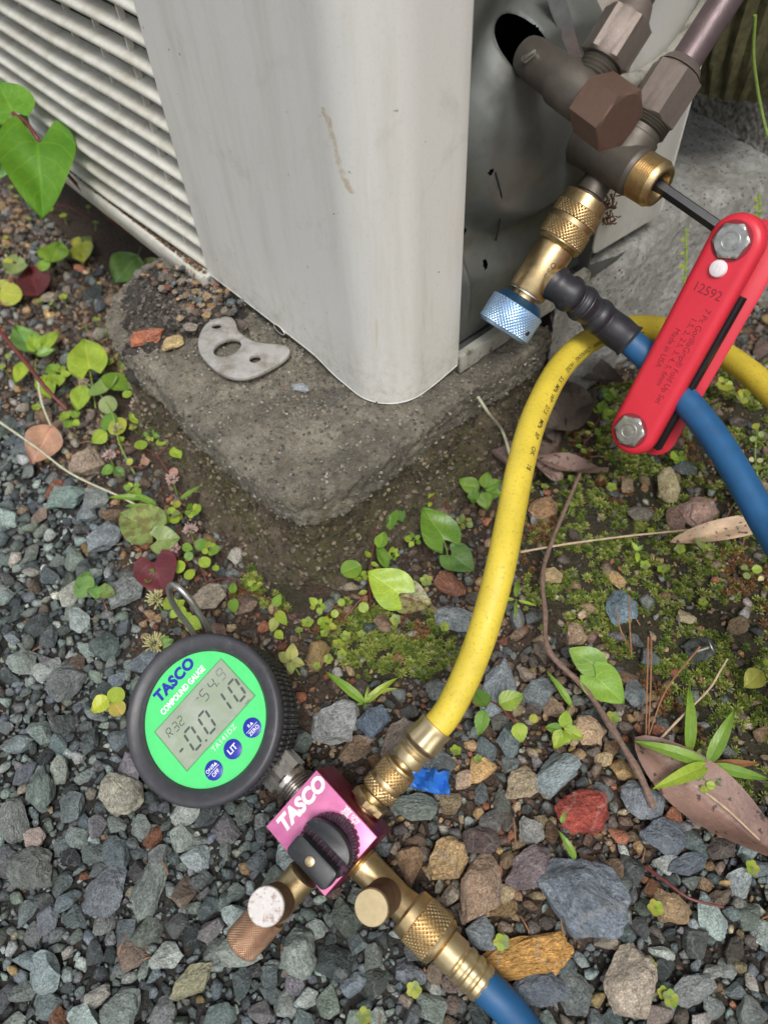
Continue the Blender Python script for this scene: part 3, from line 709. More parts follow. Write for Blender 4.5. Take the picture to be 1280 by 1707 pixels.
# dark drain tube arching behind the nuts
tp = [side(x, y, A) for x, y, A in [(1000, 120, -.0035), (1040, 138, -.0045), (1080, 122, -.0045), (1118, 92, -.0045), (1150, 50, -.0045), (1178, 5, -.0045), (1200, -50, -.0045)]]
def spline(pts, n=12):
    p = [np.array(q, float) for q in pts]; p = [2*p[0]-p[1]]+p+[2*p[-1]-p[-2]]; o = []
    for i in range(1, len(p)-2):
        for k in range(n):
            t = k/n; o.append(.5*((2*p[i])+(-p[i-1]+p[i+1])*t+(2*p[i-1]-5*p[i]+4*p[i+1]-p[i+2])*t*t+(-p[i-1]+3*p[i]-3*p[i+1]+p[i+2])*t**3))
    o.append(p[-2]); return o
mk('cable_tube', B().tube(spline(tp), .0036, 16), M['galv_light'], unit, label='grey cable tube curving behind the flare nuts')
# mounting foot
fz = .0815
fo = [(330, 560), (345, 535), (375, 525), (392, 530), (398, 556), (430, 572), (478, 573), (486, 587), (470, 604), (430, 625), (400, 632), (370, 625), (345, 605), (330, 585)]
fp = [P(x, y, fz) for x, y in fo]; fc = np.mean(fp, 0); ff = Fr(fc, UA, UB, UZ)
fl = [ff.l(q)[:2] for q in fp]
# smooth outline
def chaikin(p, k=2):
    p = [np.array(q) for q in p]
    for _ in range(k): p = [x for i in range(len(p)) for x in (p[i]*.75+p[(i+1) % len(p)]*.25, p[i]*.25+p[(i+1) % len(p)]*.75)]
    return p
fl = chaikin(fl)
def plate_holes(fr, outline, holes, z0, z1, bev):
    bm = bmesh.new(); 
    for loop in [outline]+holes:
        v = [bm.verts.new(fr.p(q[0], q[1], z1)) for q in loop]
        for i in range(len(v)): bm.edges.new((v[i-1], v[i]))
    r = bmesh.ops.triangle_fill(bm, use_beauty=True, use_dissolve=False, edges=bm.edges[:], normal=fr.z)
    g = bmesh.ops.extrude_face_region(bm, geom=bm.faces[:])
    vv = [x for x in g['geom'] if isinstance(x, bmesh.types.BMVert)]
    for v in vv: v.co -= Vector(fr.z)*(z1-z0)
    bmesh.ops.recalc_face_normals(bm, faces=bm.faces)
    if bev:
        es = [e for e in bm.edges if len(e.link_faces) == 2 and e.calc_face_angle(0) > 1.2]
        bmesh.ops.bevel(bm, geom=es, offset=bev, segments=2, profile=.6, affect='EDGES')
    b = B(); bm.verts.index_update(); b.v = [tuple(v.co) for v in bm.verts]; b.f = [tuple(v.index for v in f.verts) for f in bm.faces]; bm.free(); return b
def ell(cx, cy, px, py, n=24):
    c = ff.l(P(cx, cy, fz))[:2]; a = ff.l(P(cx+px[0], cy+px[1], fz))[:2]-c; d = ff.l(P(cx+py[0], cy+py[1], fz))[:2]-c
    return [c+a*math.cos(2*pi*k/n)+d*math.sin(2*pi*k/n) for k in range(n)]
b = plate_holes(ff, fl, [ell(379, 579, (22, -9), (6, 12)), ell(361, 543, (8, -1), (1, 4)), ell(425, 598, (9, -1), (1, 6))], -.0022, .0001, .0010)
mk('mounting_foot', b, M['alu'], unit, sharp=40, label='grey metal mounting foot with one oval and two round holes')

# ---------------- valves
QD = UB*math.cos(math.radians(42))+UZ*math.sin(math.radians(42))
R1, E1 = side(893, 102, .0), side(1037, 206, -.047); a1 = nrm(E1-R1); L1 = np.linalg.norm(E1-R1)
v1f = axframe(R1, a1, QD)
def branch_at(px, py, fr, ax):
    n_ = nrm(np.cross(fr.z, ax)); q = onplane(px, py, fr.o, n_)-fr.o; A_ = np.array([[fr.z@fr.z, fr.z@ax], [fr.z@ax, ax@ax]]); s_ = np.linalg.solve(A_, [q@fr.z, q@ax]); return fr.o+fr.z*s_[0], s_
NB1, sN1 = branch_at(1001, 108, v1f, QD)
b = B(); b.lathe(v1f, [(-.007, .003), (-.0065, .0052), (-.005, .0068), (-.002, .0074), (.006, .0076), (.015, .0078), (.0155, .0090), (L1-.020, .0090), (L1-.018, .0078), (L1-.014, .0078)], 48)
f_ = axframe(NB1, QD, a1); b.lathe(f_, [(0, .0070), (sN1[1]-.006, .0070), (sN1[1]-.005, .0062), (sN1[1]+.004, .0062)], 36)
vb1 = mk('service_valve', b, M['valve'], unit, label='upper tarnished service valve with a brown hexagonal cap')
cf1 = axframe(E1-a1*.016, a1, UZ+UB*.1); b = B(); b.hexn(cf1, 0, .015, .0110, .08); mk('hex_cap', b, M['cap'], vb1, sharp=28)
# slotted screw on the flange
s_ = v1f.p(0, 0, .006); q_ = v1f.p(0, 0, .0035); vq = nrm((EYE-q_)-v1f.z*((EYE-q_)@v1f.z)); sfm = Fr(q_+vq*.0080, nrm(np.cross(vq, v1f.z)), v1f.z, vq)
b = B(); b.prism(sfm, [(x*.8-y*.6, x*.6+y*.8) for x, y in rrect(.0062, .0026, .0012)], -.001, .0012, .0004); mk('flange_screw', b, M['steel'], vb1)
nf1 = axframe(NB1+QD*sN1[1], QD, -UA+UZ*.2)
b = B(); b.lathe(nf1, [(-.005+.0007*i, .0070 if i % 2 else .0064) for i in range(9)], 36); mk('thread', b, M['valve'], vb1, sharp=60)
b = B(); b.hexn(nf1, .001, .0170, .0093, .16); b.lathe(nf1, [(.0165, .0074), (.021, .0056), (.023, .0046)], 36)
mk('flare_nut', b, M['nut'], vb1, sharp=28)
pp = [nf1.p(0, 0, .017), nf1.p(0, 0, .045), nf1.p(-.004, 0, .075), nf1.p(-.012, 0, .115), nf1.p(-.02, 0, .2)]
mk('copper_pipe', B().tube(spline(pp), .0042, 20), M['copper'], unit, label='thin brown copper pipe rising from the upper flare nut')
R2, E2 = side(958, 226, .006), side(1101, 312, -.042); a2 = nrm(E2-R2); L2 = np.linalg.norm(E2-R2)
v2f = axframe(R2, a2, QD)
b = B(); b.lathe(v2f, [(-.006, .0100), (.004, .0104), (.010, .0102), (.014, .0102), (L2-.016, .0104), (L2-.0135, .0104), (L2-.013, .0100), (L2-.0115, .0096)], 48)
sn = .026; f_ = axframe(v2f.p(0, 0, sn), QD, a2); b.lathe(f_, [(-.001, .0100), (.012, .0100), (.0125, .0092), (.018, .0092)], 40)
PS = side(1001, 296, -.013); pf = axframe(PS, -QD, -UA)
b.lathe(pf, [(-.012, .0062), (.004, .0064), (.008, .0066), (.0085, .0058), (.0125, .0058)], 32)
b.box(axframe(v2f.p(0, 0, -.002), a2, UZ), -.016, .012, -.010, .010, -.004, .002, .0012)
vb2 = mk('service_valve', b, M['valve'], unit, label='lower tarnished service valve, uncapped, with a bright brass threaded mouth')
b = B(); th = [(L2-.0122, .0096)]+[(L2-.0116+.00052*i, .00985 if i % 2 else .0092) for i in range(18)]+[(L2-.0018, .0092), (L2-.0004, .0086), (L2, .0078), (L2-.0006, .0062), (L2-.003, .0058), (L2-.012, .0056)]
b.lathe(v2f, th, 48, False, True); mk('threaded_mouth', b, M['brass'], vb2, sharp=50)
b = B(); b.lathe(v2f, [(L2-.011, .0056), (L2-.0105, .0052), (L2-.0105, .003)], 32); mk('valve_stem', b, M['bronze'], vb2)
nf2 = axframe(v2f.p(0, 0, sn)+QD*.019, QD, -UA+UZ*.5)
b = B(); b.hexn(nf2, 0, .021, .0116, .14); b.lathe(nf2, [(.0215, .0098), (.0245, .0080), (.0255, .0068)], 36); mk('flare_nut', b, M['nut'], vb2, sharp=28)
b = B(); b.lathe(nf2, [(-.004+.0006*i, .0104 if i % 2 else .0096) for i in range(8)], 36); mk('thread', b, M['valve'], vb2, sharp=60)
pp = [nf2.p(0, 0, .024), nf2.p(0, 0, .05), nf2.p(-.001, 0, .080), nf2.p(-.003, 0, .12), nf2.p(-.006, 0, .22)]
mk('copper_pipe', B().tube(spline(pp), .0064, 24), M['copper'], unit, label='thick purple-brown copper pipe rising from the lower flare nut')
for i, (x, y) in enumerate([(1015, 350), (1022, 338), (1008, 362)]):
    pass
b = B(); random.seed(3)
for i in range(60):
    c = side(1003+random.uniform(0, 24), 322+random.uniform(0, 55), -.004+random.uniform(-.002, .002)); t = nrm([random.gauss(0, 1) for _ in range(3)])
    b.tube([c, c+t*.002, c+t*.003+UZ*.001], .00035, 5)
mk('cobweb_debris', b, M['debris'], kind='stuff', label='rusty brown debris caught below the lower service valve', origin=side(1015, 350, -.004))
# cover hanging by the wall at the top right
wc = PD(1262, 20, .40); rows = []
for k, s in enumerate(np.linspace(0, 1, 40)):
    z = -.034+.26*s; r0 = .036*(1-max(0, .08-s)*2.6)
    rows.append([wc+np.array([math.cos(t)*(r0+.0016*math.sin(23*t+2*math.sin(9*s))+.0012*mnoise.noise(Vector((t*3, s*4, 0)))), math.sin(t)*(r0+.0016*math.sin(23*t+2*math.sin(9*s))), z]) for t in np.linspace(0, 2*pi, 120, endpoint=False)])
b = B(); b.grid(rows, True, True, True)
mk('pipe_cover', b, M['olive'], label='wrinkled dark olive pipe cover in front of the stucco wall at top right', cat='pipe cover', origin=wc)

# ================================================================== GAUGE MANIFOLD
MN = nrm(RW @ np.array([-.243, -.261, -.934])); G0 = PD(345, 1198, .305)
def gp(x, y, O=None): return onplane(x, y, G0 if O is None else O, MN)
lc = [gp(*q) for q in [(259.6, 1219.8), (369.3, 1098.9), (424.1, 1159.8), (312.4, 1284.8)]]
ME1 = nrm((lc[1]-lc[0])+(lc[2]-lc[3])); ME2 = nrm(lc[3]-lc[0]); ME2 = nrm(ME2-ME1*(ME2@ME1))
GF = Fr(G0, ME1, -ME2, MN)
def gl(x, y): return GF.l(gp(x, y))[:2]
man = thing('gauge_manifold', P(470, 1330, .0), 'pink valve block with brass fittings and round black digital gauge with green face', 'pressure gauge')
gax = GF.p(-.0006, .0008, 0); gf = Fr(gax, ME1, -ME2, MN)
NT = 96
def tread(t, z, r):
    k = (t*NT/(2*pi)) % 1; h = .0009 if k < .55 else 0
    return r+(h if -.0215 < z < -.0035 else 0)
b = B()
body = [(-.0275, .020), (-.0270, .0285), (-.0235, .0315), (-.0218, .0322), (-.0212, .0324), (-.0128, .0330), (-.0122, .0322), (-.0112, .0322), (-.0106, .0332), (-.0040, .0336), (-.0030, .0334), (-.0022, .0340), (-.0005, .03455), (.0012, .0347)]
rows = []
n = NT*6
for z, r in body: rows.append([gf.p(tread(t, z, r)*math.cos(t), tread(t, z, r)*math.sin(t), z) for t in [2*pi*k/n for k in range(n)]])
b.grid(rows, True, True, False)
boot = mk('gauge_boot', b, M['boot'], man, sharp=40)
b = B(); b.lathe(gf, [(.0010, .0347), (.0026, .0345), (.0036, .0338), (.0040, .0328), (.0037, .0316), (.0026, .0290), (.0019, .0284), (.0012, .0279), (.0008, .0274), (-.0004, .0273)], 128, False, False)
mk('bezel', b, M['rim'], boot, sharp=50)
b = B(); b.prism(gf, circ(.02745, 96), -.001, 0); face = mk('gauge_face', b, M['green'], man)
LQ = [gl(*q) for q in [(259.6, 1219.8), (369.3, 1098.9), (424.1, 1159.8), (312.4, 1284.8)]]
lx0 = (LQ[0][0]+LQ[3][0])/2; lx1 = (LQ[1][0]+LQ[2][0])/2; ly1 = (LQ[0][1]+LQ[1][1])/2; ly0 = (LQ[2][1]+LQ[3][1])/2
b = B(); b.box(GF, lx0, lx1, ly0, ly1, .00002, .00016); lcd = mk('display', b, M['lcd'], man, label='grey liquid crystal display reading -0.010')
b = B(); e = .00035
b.box(GF, lx0-e, lx1+e, ly1, ly1+e, 0, .0003); b.box(GF, lx0-e, lx1+e, ly0-e, ly0, 0, .0003); b.box(GF, lx0-e, lx0, ly0, ly1, 0, .0003); b.box(GF, lx1, lx1+e, ly0, ly1, 0, .0003)
M['edge'] = simple('display_edge', (.10, .3, .13), .4)
mk('display_edge', b, M['edge'], lcd)
LF = Fr(GF.p(0, 0, .00004), GF.x, GF.y, GF.z)
for ch, x, y, w, h in [('-', 303.3, 1250.5, .0032, .006), ('0', 322.0, 1231, .0044, .0088), ('0', 345.5, 1204.0, .0044, .0088), ('1', 371.5, 1175.5, .0044, .0088), ('0', 395, 1150.5, .0044, .0088)]:
    p = gl(x, y); mk('digit', digit(B(), LF, ch, p[0], p[1], w, h, .0010), M['seg'], lcd, sharp=None)
for ch, x, y, w, h in [('-', 330.5, 1165, .0016, .003), ('5', 341.8, 1159.5, .0027, .0048), ('4', 355.5, 1143, .0027, .0048), ('9', 369.5, 1125, .0027, .0048)]:
    p = gl(x, y); mk('small_digit', digit(B(), LF, ch, p[0], p[1]+.0003, w, h, .00042), M['seg_faint' if ch == '9' else 'seg'], lcd, sharp=None)
for ch, x, y in [('R', 283.5, 1221.5), ('3', 293.5, 1211.5), ('2', 302, 1201.5)]:
    p = gl(x, y); mk('small_digit', digit(B(), LF, ch, p[0], p[1], .0021, .0038, .00038), M['seg'], lcd, sharp=None)
for x, y, r in [(344.5, 1234.3, .0005), (364.8, 1140, .0003)]: p = gl(x, y); mk('decimal_point', B().prism(LF, circ(r, 12, p[0], p[1]), .00014, .0002), M['seg'], lcd)
p = gl(414.3, 1170); mk('unit_text', text_b('MPa', LF, p[0], p[1], .0017), M['seg'], lcd, sharp=None)
p = gl(291.5, 1133.5); mk('brand_lettering', text_b('TASCO', GF, p[0], p[1], .0066, .05, 0, 0, space=1.08, xs=.98), M['ink_blue'], face, sharp=None)
p = gl(305.5, 1151); mk('title_lettering', text_b('COMPOUND GAUGE', GF, p[0], p[1], .0037, .035, 0, 0, xs=.74), M['ink_white'], face, sharp=None)
p = gl(374, 1230.5); mk('model_lettering', text_b('TA141DZ', GF, p[0], p[1], .0030, .02, 0, 0, space=1.12), M['ink_mint'], face, sharp=None)
for (x, y), lines in [((357, 1284), 'on'), ((388.6, 1248.8), 'lit'), ((420.7, 1213), 'zero')]:
    p = gl(x, y); b = B(); b.lathe(Fr(GF.p(p[0], p[1]), GF.x, GF.y, GF.z), [(0, .00395), (.0003, .00395), (.00045, .0037)], 40, False, True)
    bt = mk('button', b, M['ink_blue'], man, label={'on': 'blue ON/OFF button', 'lit': 'blue LIT button', 'zero': 'blue ZERO button'}[lines])
    zz = .00048; q = B()
    def tri(cx, cy, s): return B().prism(GF, [(cx-s, cy-s*.8), (cx+s, cy-s*.8), (cx, cy+s)], zz, zz+.00008)
    if lines == 'lit': mk('button_text', text_b('LIT', GF, p[0], p[1], .0034, .02, z=zz), M['ink_white'], bt, sharp=None)
    else:
        a_, c_ = ('ON/R', 'OFF') if lines == 'on' else ('R', 'ZERO')
        q.box(GF, p[0]-.0032, p[0]+.0032, p[1]-.00008, p[1]+.0001, zz, zz+.00008)
        mk('button_line', q, M['ink_white'], bt, sharp=None)
        mk('button_text', text_b(a_, GF, p[0]-(.0006 if lines == 'on' else .0004), p[1]+.0013, .0021, .012, z=zz, xs=.9), M['ink_white'], bt, sharp=None)
        mk('button_text', text_b(c_, GF, p[0], p[1]-.0015, .0022, .012, z=zz, xs=.95), M['ink_white'], bt, sharp=None)
        mk('button_mark', tri(p[0]+(.0023 if lines == 'on' else .0010), p[1]+.0013, .0007), M['ink_white'], bt, sharp=None)
# wire hook
hk = [PD(362, 1078, .325), PD(352, 1056, .322), PD(337, 1030, .315), PD(320, 1003, .309), PD(302, 983, .307), PD(289, 975, .309), PD(282, 981, .314), PD(286, 1000, .320), PD(300, 1024, .326), PD(318, 1048, .330), PD(328, 1066, .332)]
mk('wire_hook', B().tube(spline(hk), .0013, 12), M['wire'], man)
# valve block
BC = PD(537, 1389, .2857); BF = Fr(BC, ME1, -ME2, MN)
cq = [BF.l(onplane(x, y, BC, MN))[:2] for x, y in [(445.3, 1373.4), (530.6, 1280.3), (628, 1400.6), (536.3, 1498)]]
bx0 = (cq[0][0]+cq[3][0])/2; bx1 = (cq[1][0]+cq[2][0])/2; by1 = (cq[0][1]+cq[1][1])/2; by0 = (cq[2][1]+cq[3][1])/2
BD = .0235
b = B(); b.box(BF, bx0, bx1, by0, by1, -BD, -.0006, .0005); blk = mk('valve_block', b, M['maroon'], man, sharp=25, label='anodised metal block, pink front and maroon sides')
b = B(); b.box(BF, bx0+.0002, bx1-.0002, by0+.0002, by1-.0002, -.0012, 0, .0003); mk('block_front', b, M['pink'], blk, sharp=25)
def bl(x, y): return BF.l(onplane(x, y, BC, MN))[:2]
p = bl(503, 1341); mk('block_lettering', text_b('TASCO', BF, p[0], p[1], .0078, .05, .18, 0, xs=.98, z=.00006), M['ink_white'], blk, sharp=None)
p = bl(583, 1362); mk('block_lettering', text_b('真空', BF, p[0], p[1], .0043, .006, 0, -pi/2, z=.00006), M['ink_white'], blk, sharp=None)
# knob
kc = bl(551, 1408); KF = Fr(BF.p(kc[0], kc[1], 0), nrm(BF.p(*bl(600, 1460))-BF.p(*bl(500, 1355))), nrm(np.cross(MN, BF.p(*bl(600, 1460))-BF.p(*bl(500, 1355)))), MN)
R = .0118
M['knob'] = simple('black_purple_knob', (.05, .016, .035), .28, .3, .2, 400, dirt=(.09, .05, .08), dirts=600, dthr=(.55, .7))
b = B(); rows = []
for z, r in [(0, R), (.003, R), (.0042, R*.97)]:
    rows.append([KF.p(*( (r-(.0006 if (k % 6) < 2 else 0))*np.array([math.cos(2*pi*k/180), math.sin(2*pi*k/180)])), z) for k in range(180)])
b.grid(rows, True, True, True)
for k in range(34):
    t = -1.0+k*.108
    if k < 24:
        f_ = Fr(KF.p(0, 0, .0040), KF.x*math.cos(t+1.0)+KF.y*math.sin(t+1.0), -KF.x*math.sin(t+1.0)+KF.y*math.cos(t+1.0), MN)
        b.box(f_, R*.78, R*.97, -.00042, .00042, 0, .0011)
kn = mk('ball_valve_knob', b, M['knob'], blk, sharp=30)
b = B(); b.prism(KF, [(R*.93*math.cos(t), R*.93*math.sin(t)*.62+.0018) for t in np.linspace(.0, pi, 24)], .0035, .0098, .0008)
b2 = B(); b2.prism(KF, [(x, y-.0062) for x, y in rrect(.0205, .0088, .0022)], .0035, .0105, .0007)
mk('knob_wing', b, M['black'], blk, sharp=30); mk('knob_wing', b2, M['black'], blk, sharp=30)
for i in range(7):
    b = B(); b.box(KF, -.0085+i*.0026, -.0079+i*.0026, -.0018, .0018, .0040, .0056, .0001); mk('knob_rib', b, M['black'], blk)
sf2 = Fr(KF.p(-.0005, -.0062, .0104), KF.x, KF.y, MN)
b = B(); b.lathe(sf2, [(0, .0030), (.00006, .0028)], 24, False, True); mk('screw_recess', b, M['dark_core'], blk)
b = B(); b.lathe(sf2, [(0, .0019), (.0006, .00185), (.0009, .0012)], 24, False, True); b.box(sf2, -.0011, .0011, -.00018, .00018, .0009, .00102); b.box(sf2, -.00018, .00018, -.0011, .0011, .0009, .00101)
mk('screw', b, M['brass_pale'], blk)
# union nut between gauge and block
ua = GF.p(0, 0, -.0125); jx = BF.l(GF.p(0, -.03, -.0125)); n0 = BF.p((cq[0][0]+cq[1][0])/2-.0002, by1, -.0115)
uf = axframe(n0, -ME2, MN)
b = B(); b.lathe(uf, [(-.001, .0052)]+[(.0003+.0006*i, .0066 if i % 2 else .0061) for i in range(9)]+[(.006, .0068), (.0068, .0072), (.008, .0072)], 36)
b.hexn(axframe(n0-ME2*.008, -ME2, MN*.8+ME1*.5), 0, .0095, .0092, .14); b.lathe(axframe(n0-ME2*.0175, -ME2, MN), [(0, .006), (.03, .0055)], 24)
mk('union_nut', b, M['steel'], man, sharp=30)
# charging port on the upper right side
pe = onplane(609, 1344, BF.p(bx1, 0, 0), ME1); ff1 = axframe(pe, ME1, MN*.7+ME2*.4)
b = B(); b.hexn(ff1, .0008, .0046, .0086, .12); b.lathe(ff1, [(-.001, .006), (.001, .0062)], 30); b.lathe(ff1, [(.0046, .0050), (.009, .0050)], 30); mk('hex_fitting', b, M['brass'], man, sharp=28)
# yellow hose --------------------------------------------------------
S1 = 1/4070.0
yh = thing('yellow_charging_hose', pe+ME1*.03-UZ*.03, 'yellow charging hose with black print arching from the pink block to the right edge', 'hose')
b = B()
prof_ = [(.0064, .0058), (.0070, .0068), (.0074, .0073)]
b.lathe(ff1, [(.0062, .0050), (.0066, .0066), (.0074, .0074)], 48, True, True)
b.knurl(ff1, 30*S1, 50*S1, .0078, .00065, 26); b.lathe(ff1, [(49.5*S1, .0072), (50*S1, .00725), (57*S1, .00725), (57.5*S1, .0072)], 48)
b.knurl(ff1, 57*S1, 84*S1, .0078, .00065, 26); b.lathe(ff1, [(83.5*S1, .0073), (86*S1, .0075), (89*S1, .0073), (91*S1, .0060), (92*S1, .0045), (100*S1, .0045)], 48)
mk('knurled_nut', b, M['brass'], yh, sharp=32)
b = B()
def crimp(amp): return lambda t, z, r: r-amp*abs(math.cos(4*t))
b.lathe(ff1, [(97*S1, .0040), (99*S1, .0062), (103*S1, .0068), (116*S1, .0066), (120*S1, .0056), (124*S1, .0058), (128*S1, .0074), (135*S1, .0077)], 64, True, False)
b.lathe(ff1, [(135*S1, .0077), (140*S1, .0077), (165*S1, .0071), (172*S1, .0073), (177*S1, .0074), (178*S1, .0066)], 64, True, True, lambda t, z, r: r-(.0006*abs(math.cos(4*t))**3 if 138*S1 < z < 170*S1 else 0))
mk('crimp_ferrule', b, M['brass_pale'], yh, sharp=35)
yend = ff1.p(0, 0, 172*S1); ydir = ME1
ypts = [yend, yend+ydir*.0055, PD(756, 1170, .3015), PD(783, 1112, .300), PD(808, 1043, .298), PD(833, 950, .300), PD(851, 860, .310), PD(869, 770, .322), PD(893, 690, .336), PD(934, 612, .354), PD(985, 566, .372), PD(1040, 547, .388), (PD(1100, 547, .398)), PD(1160, 565, .392), PD(1215, 597, .372), PD(1270, 640, .352), PD(1330, 705, .335), PD(1400, 810, .325), P(1530, 960, .015), P(1700, 1150, .007), P(1950, 1300, .007)]
ycl = spline(ypts, 16)
mk('hose_tube', B().tube(ycl, .0061, 32), M['yellow'], yh, sharp=80)
yc = np.array(ycl); pj = np.array([proj(q)[:2] for q in yc]); sL = np.concatenate([[0], np.cumsum(np.linalg.norm(np.diff(yc, axis=0), axis=1))])
sR = sL[-1]-sL
def hosept(s, phi, r):
    i = np.searchsorted(sL, s)-1; i = max(0, min(len(yc)-2, i)); f = (s-sL[i])/(sL[i+1]-sL[i]); c = yc[i]*(1-f)+yc[i+1]*f
    T = -nrm(yc[min(i+2, len(yc)-1)]-yc[max(i-1, 0)]); v = EYE-c; o = nrm(v-T*(v@T)); u = np.cross(o, T)
    return c+(o*math.cos(phi)+u*math.sin(phi))*r
for tk, x, y in [('ICHI', 1062, 540), ('FREON', 984, 572.5), ('CHARGING', 962, 595.5), ('HOSE', 940, 623), ('5.5', 929, 642.5), ('MPa', 921, 657), ('WP', 913, 676), ('27.5', 905, 697), ('MPa', 897, 718), ('BP', 891, 738), ('OK', 882, 764), ('18', 876, 790)]:
    i = int(np.argmin(((pj-[x-6, y-3])**2).sum(1)[:len(pj)*3//4])); s0 = sL[i]
    mk('hose_print', text_b(tk, None, 0, 0, .0033, .008, xs=.9 if len(tk) > 4 else .95, mapf=lambda a, d, z, s0=s0: hosept(s0-a, .62+d/.0061, .00614+z*.4)), M['ink_black'], yh, sharp=None)
# brass tee, lower right --------------------------------------------
def mid_e2(x, y, dz): return onplane(x, y, BF.p(0, 0, dz), MN)
t0 = mid_e2(600, 1436, -.0135); t1 = mid_e2(683, 1519, -.0135); td = nrm(t1-t0); tf = axframe(t0-td*.004, td, MN)
SP = 1/((np.linalg.norm([83, 83]))/np.linalg.norm(t1-t0)); LT = np.linalg.norm(t1-t0)+.004
b = B(); b.lathe(tf, [(0, .0066)]+[(.002+.0006*i, .0070 if i % 2 else .0064) for i in range(8)]+[(.0075, .0066), (LT*.55, .0062), (LT*.8, .0060), (LT-.002, .0066), (LT+.001, .0070)], 36)
jt = tf.p(0, 0, LT*.66); dd = nrm(PD(619, 1513, proj(jt)[2]-.0215)-jt)
bf = axframe(jt, dd, td); b.lathe(bf, [(-.003, .0050), (.008, .0050)], 28)
mk('brass_tee', b, M['brass'], man, sharp=40)
def cap(fr, z0, L, r, m_, face_m, par, nds=34, lab=None, dep=.00032):
    b = B(); b.knurl(fr, z0, z0+L, r, dep, nds); o = mk('knurled_cap', b, M[m_], par, sharp=30, label=lab)
    b = B(); b.lathe(fr, [(z0+L-.0004, r*.985), (z0+L+.0002, r*.97), (z0+L+.0006, r*.93)], 48); mk('cap_face', b, M[face_m], o, sharp=25); return o
dl = np.linalg.norm(PD(619, 1513, proj(jt)[2]-.0215)-jt)
cap(bf, .0065, dl-.0068, .0066, 'bronze', 'brass_pale', man, 44, 'dark bronze knurled cap with a flat gold end')
# blue hose ----------------------------------------------------------
bh = thing('blue_charging_hose', P(850, 1712, .0), 'blue charging hose with black sleeve looping from the blue-knobbed coupler back to the block', 'hose')
def zt(x, y): # distance along the tee axis for a pixel near it
    return float((onplane(x, y, t0, MN)-tf.o) @ td)
za, zk0, zk1, zf0, zf1 = zt(683, 1519), zt(693, 1533), zt(727, 1571), zt(738, 1582), zt(799, 1655)
b = B(); b.lathe(tf, [(za-.0012, .0060), (za-.0008, .0086), (za, .0092), (zk0, .0094)], 48); b.knurl(tf, zk0, zk1, .0098, .0007, 32); b.lathe(tf, [(zk1-.0002, .0092), (zk1+.0006, .0094), (zk1+.002, .0086), (zk1+.0026, .0062), (zf0, .0055)], 48)
mk('knurled_nut', b, M['brass'], bh, sharp=32)
fer = [(zf0-.001, .0050), (zf0, .0068), (zf0+.006, .0070), (zf0+.0068, .0062)]
L3 = (zf1-zf0-.007)/3
for i in range(3):
    z_ = zf0+.007+L3*i; fer += [(z_+L3*.12, .0062), (z_+L3*.3, .0070), (z_+L3*.75, .0070), (z_+L3*.97, .0063)]
fer += [(zf1, .0066), (zf1+.0002, .0058)]
b = B(); b.lathe(tf, fer, 64, True, True, lambda t, z, r: r-(.0003*abs(math.cos(4*t))**4 if z > zf0+.006 else 0)); mk('crimp_ferrule', b, M['brass_pale'], bh, sharp=35)
# coupler on the service port ---------------------------------------
cp = thing('quick_coupler', pf.p(0, 0, .045)-UZ*.04, 'brass coupler with two knurled rings and a light blue knurled knob, screwed on the valve', 'coupler')
def zp(x, y): # distance along the port axis: closest approach of the sight line
    r = ray(x, y); r = nrm(r); w = pf.o-EYE; a_ = pf.z@pf.z; b_ = pf.z@r; d_ = pf.z@w; e_ = r@w; return (b_*e_-d_)/(a_-b_*b_)
Z_ = [zp(*q) for q in [(987, 335), (972.8, 352.5), (960.8, 374.4), (956.4, 382), (940, 409.4), (935.6, 418), (880, 491), (871, 498), (863.4, 510), (842.7, 551.6)]]
b = B(); b.lathe(pf, [(Z_[0]-.0002, .0058), (Z_[0], .0092), (Z_[0]+.0006, .0102), (Z_[1], .0105)], 48); b.knurl(pf, Z_[1], Z_[2], .0110, .0006, 38); b.lathe(pf, [(Z_[2]-.0001, .0100), (Z_[2], .0103), (Z_[3], .0103), (Z_[3]+.0001, .01)], 48)
b.knurl(pf, Z_[3], Z_[4], .0110, .0006, 38); b.lathe(pf, [(Z_[4]-.0002, .0104), (Z_[4]+.0006, .0106), (Z_[5]-.0004, .0094), (Z_[5], .0080)], 48); mk('knurled_collar', b, M['brass'], cp, sharp=32)
b = B(); b.lathe(pf, [(Z_[5]-.001, .0070), (Z_[5], .0086), (Z_[5]+.001, .0089), (Z_[6]-.0006, .0089), (Z_[6]-.0001, .0086), (Z_[6], .0079)], 48); body_ = mk('coupler_body', b, M['brass'], cp, sharp=32)
bn = side(905, 452, -.0225); bt_ = float((bn-pf.o)@pf.z)
vv_ = nrm((EYE-pf.p(0, 0, bt_))-pf.z*((EYE-pf.p(0, 0, bt_))@pf.z)); uu_ = np.cross(pf.z, vv_)
ef = Fr(pf.p(0, 0, (Z_[5]+Z_[6])/2), uu_, pf.z, vv_)
for sgn in (1,):
    tx = 'eco'
    mk('body_engraving', text_b(tx, None, 0, 0, .0055, 0, rot=0, mapf=lambda a, d, z: pf.p(0, 0, (Z_[5]+Z_[6])/2-.001-a)+(vv_*math.cos(d/.0089-.35)+np.cross(vv_, -pf.z)*math.sin(d/.0089-.35))*(.00893)), M['bronze'], body_, sharp=None)
b = B(); b.lathe(pf, [(Z_[6], .0084), (Z_[6]+.0007, .0084)], 40); mk('snap_ring', b, M['steel'], cp)
b = B(); b.lathe(pf, [(Z_[6], .0058), (Z_[8], .0058)], 32); mk('stem_neck', b, M['brass'], cp)
b = B(); b.lathe(pf, [(Z_[7], .0092), (Z_[7]+.0003, .0100), (Z_[8]+.0004, .0127)], 56); kb = mk('knob_shoulder', b, M['blue_dark'], cp)
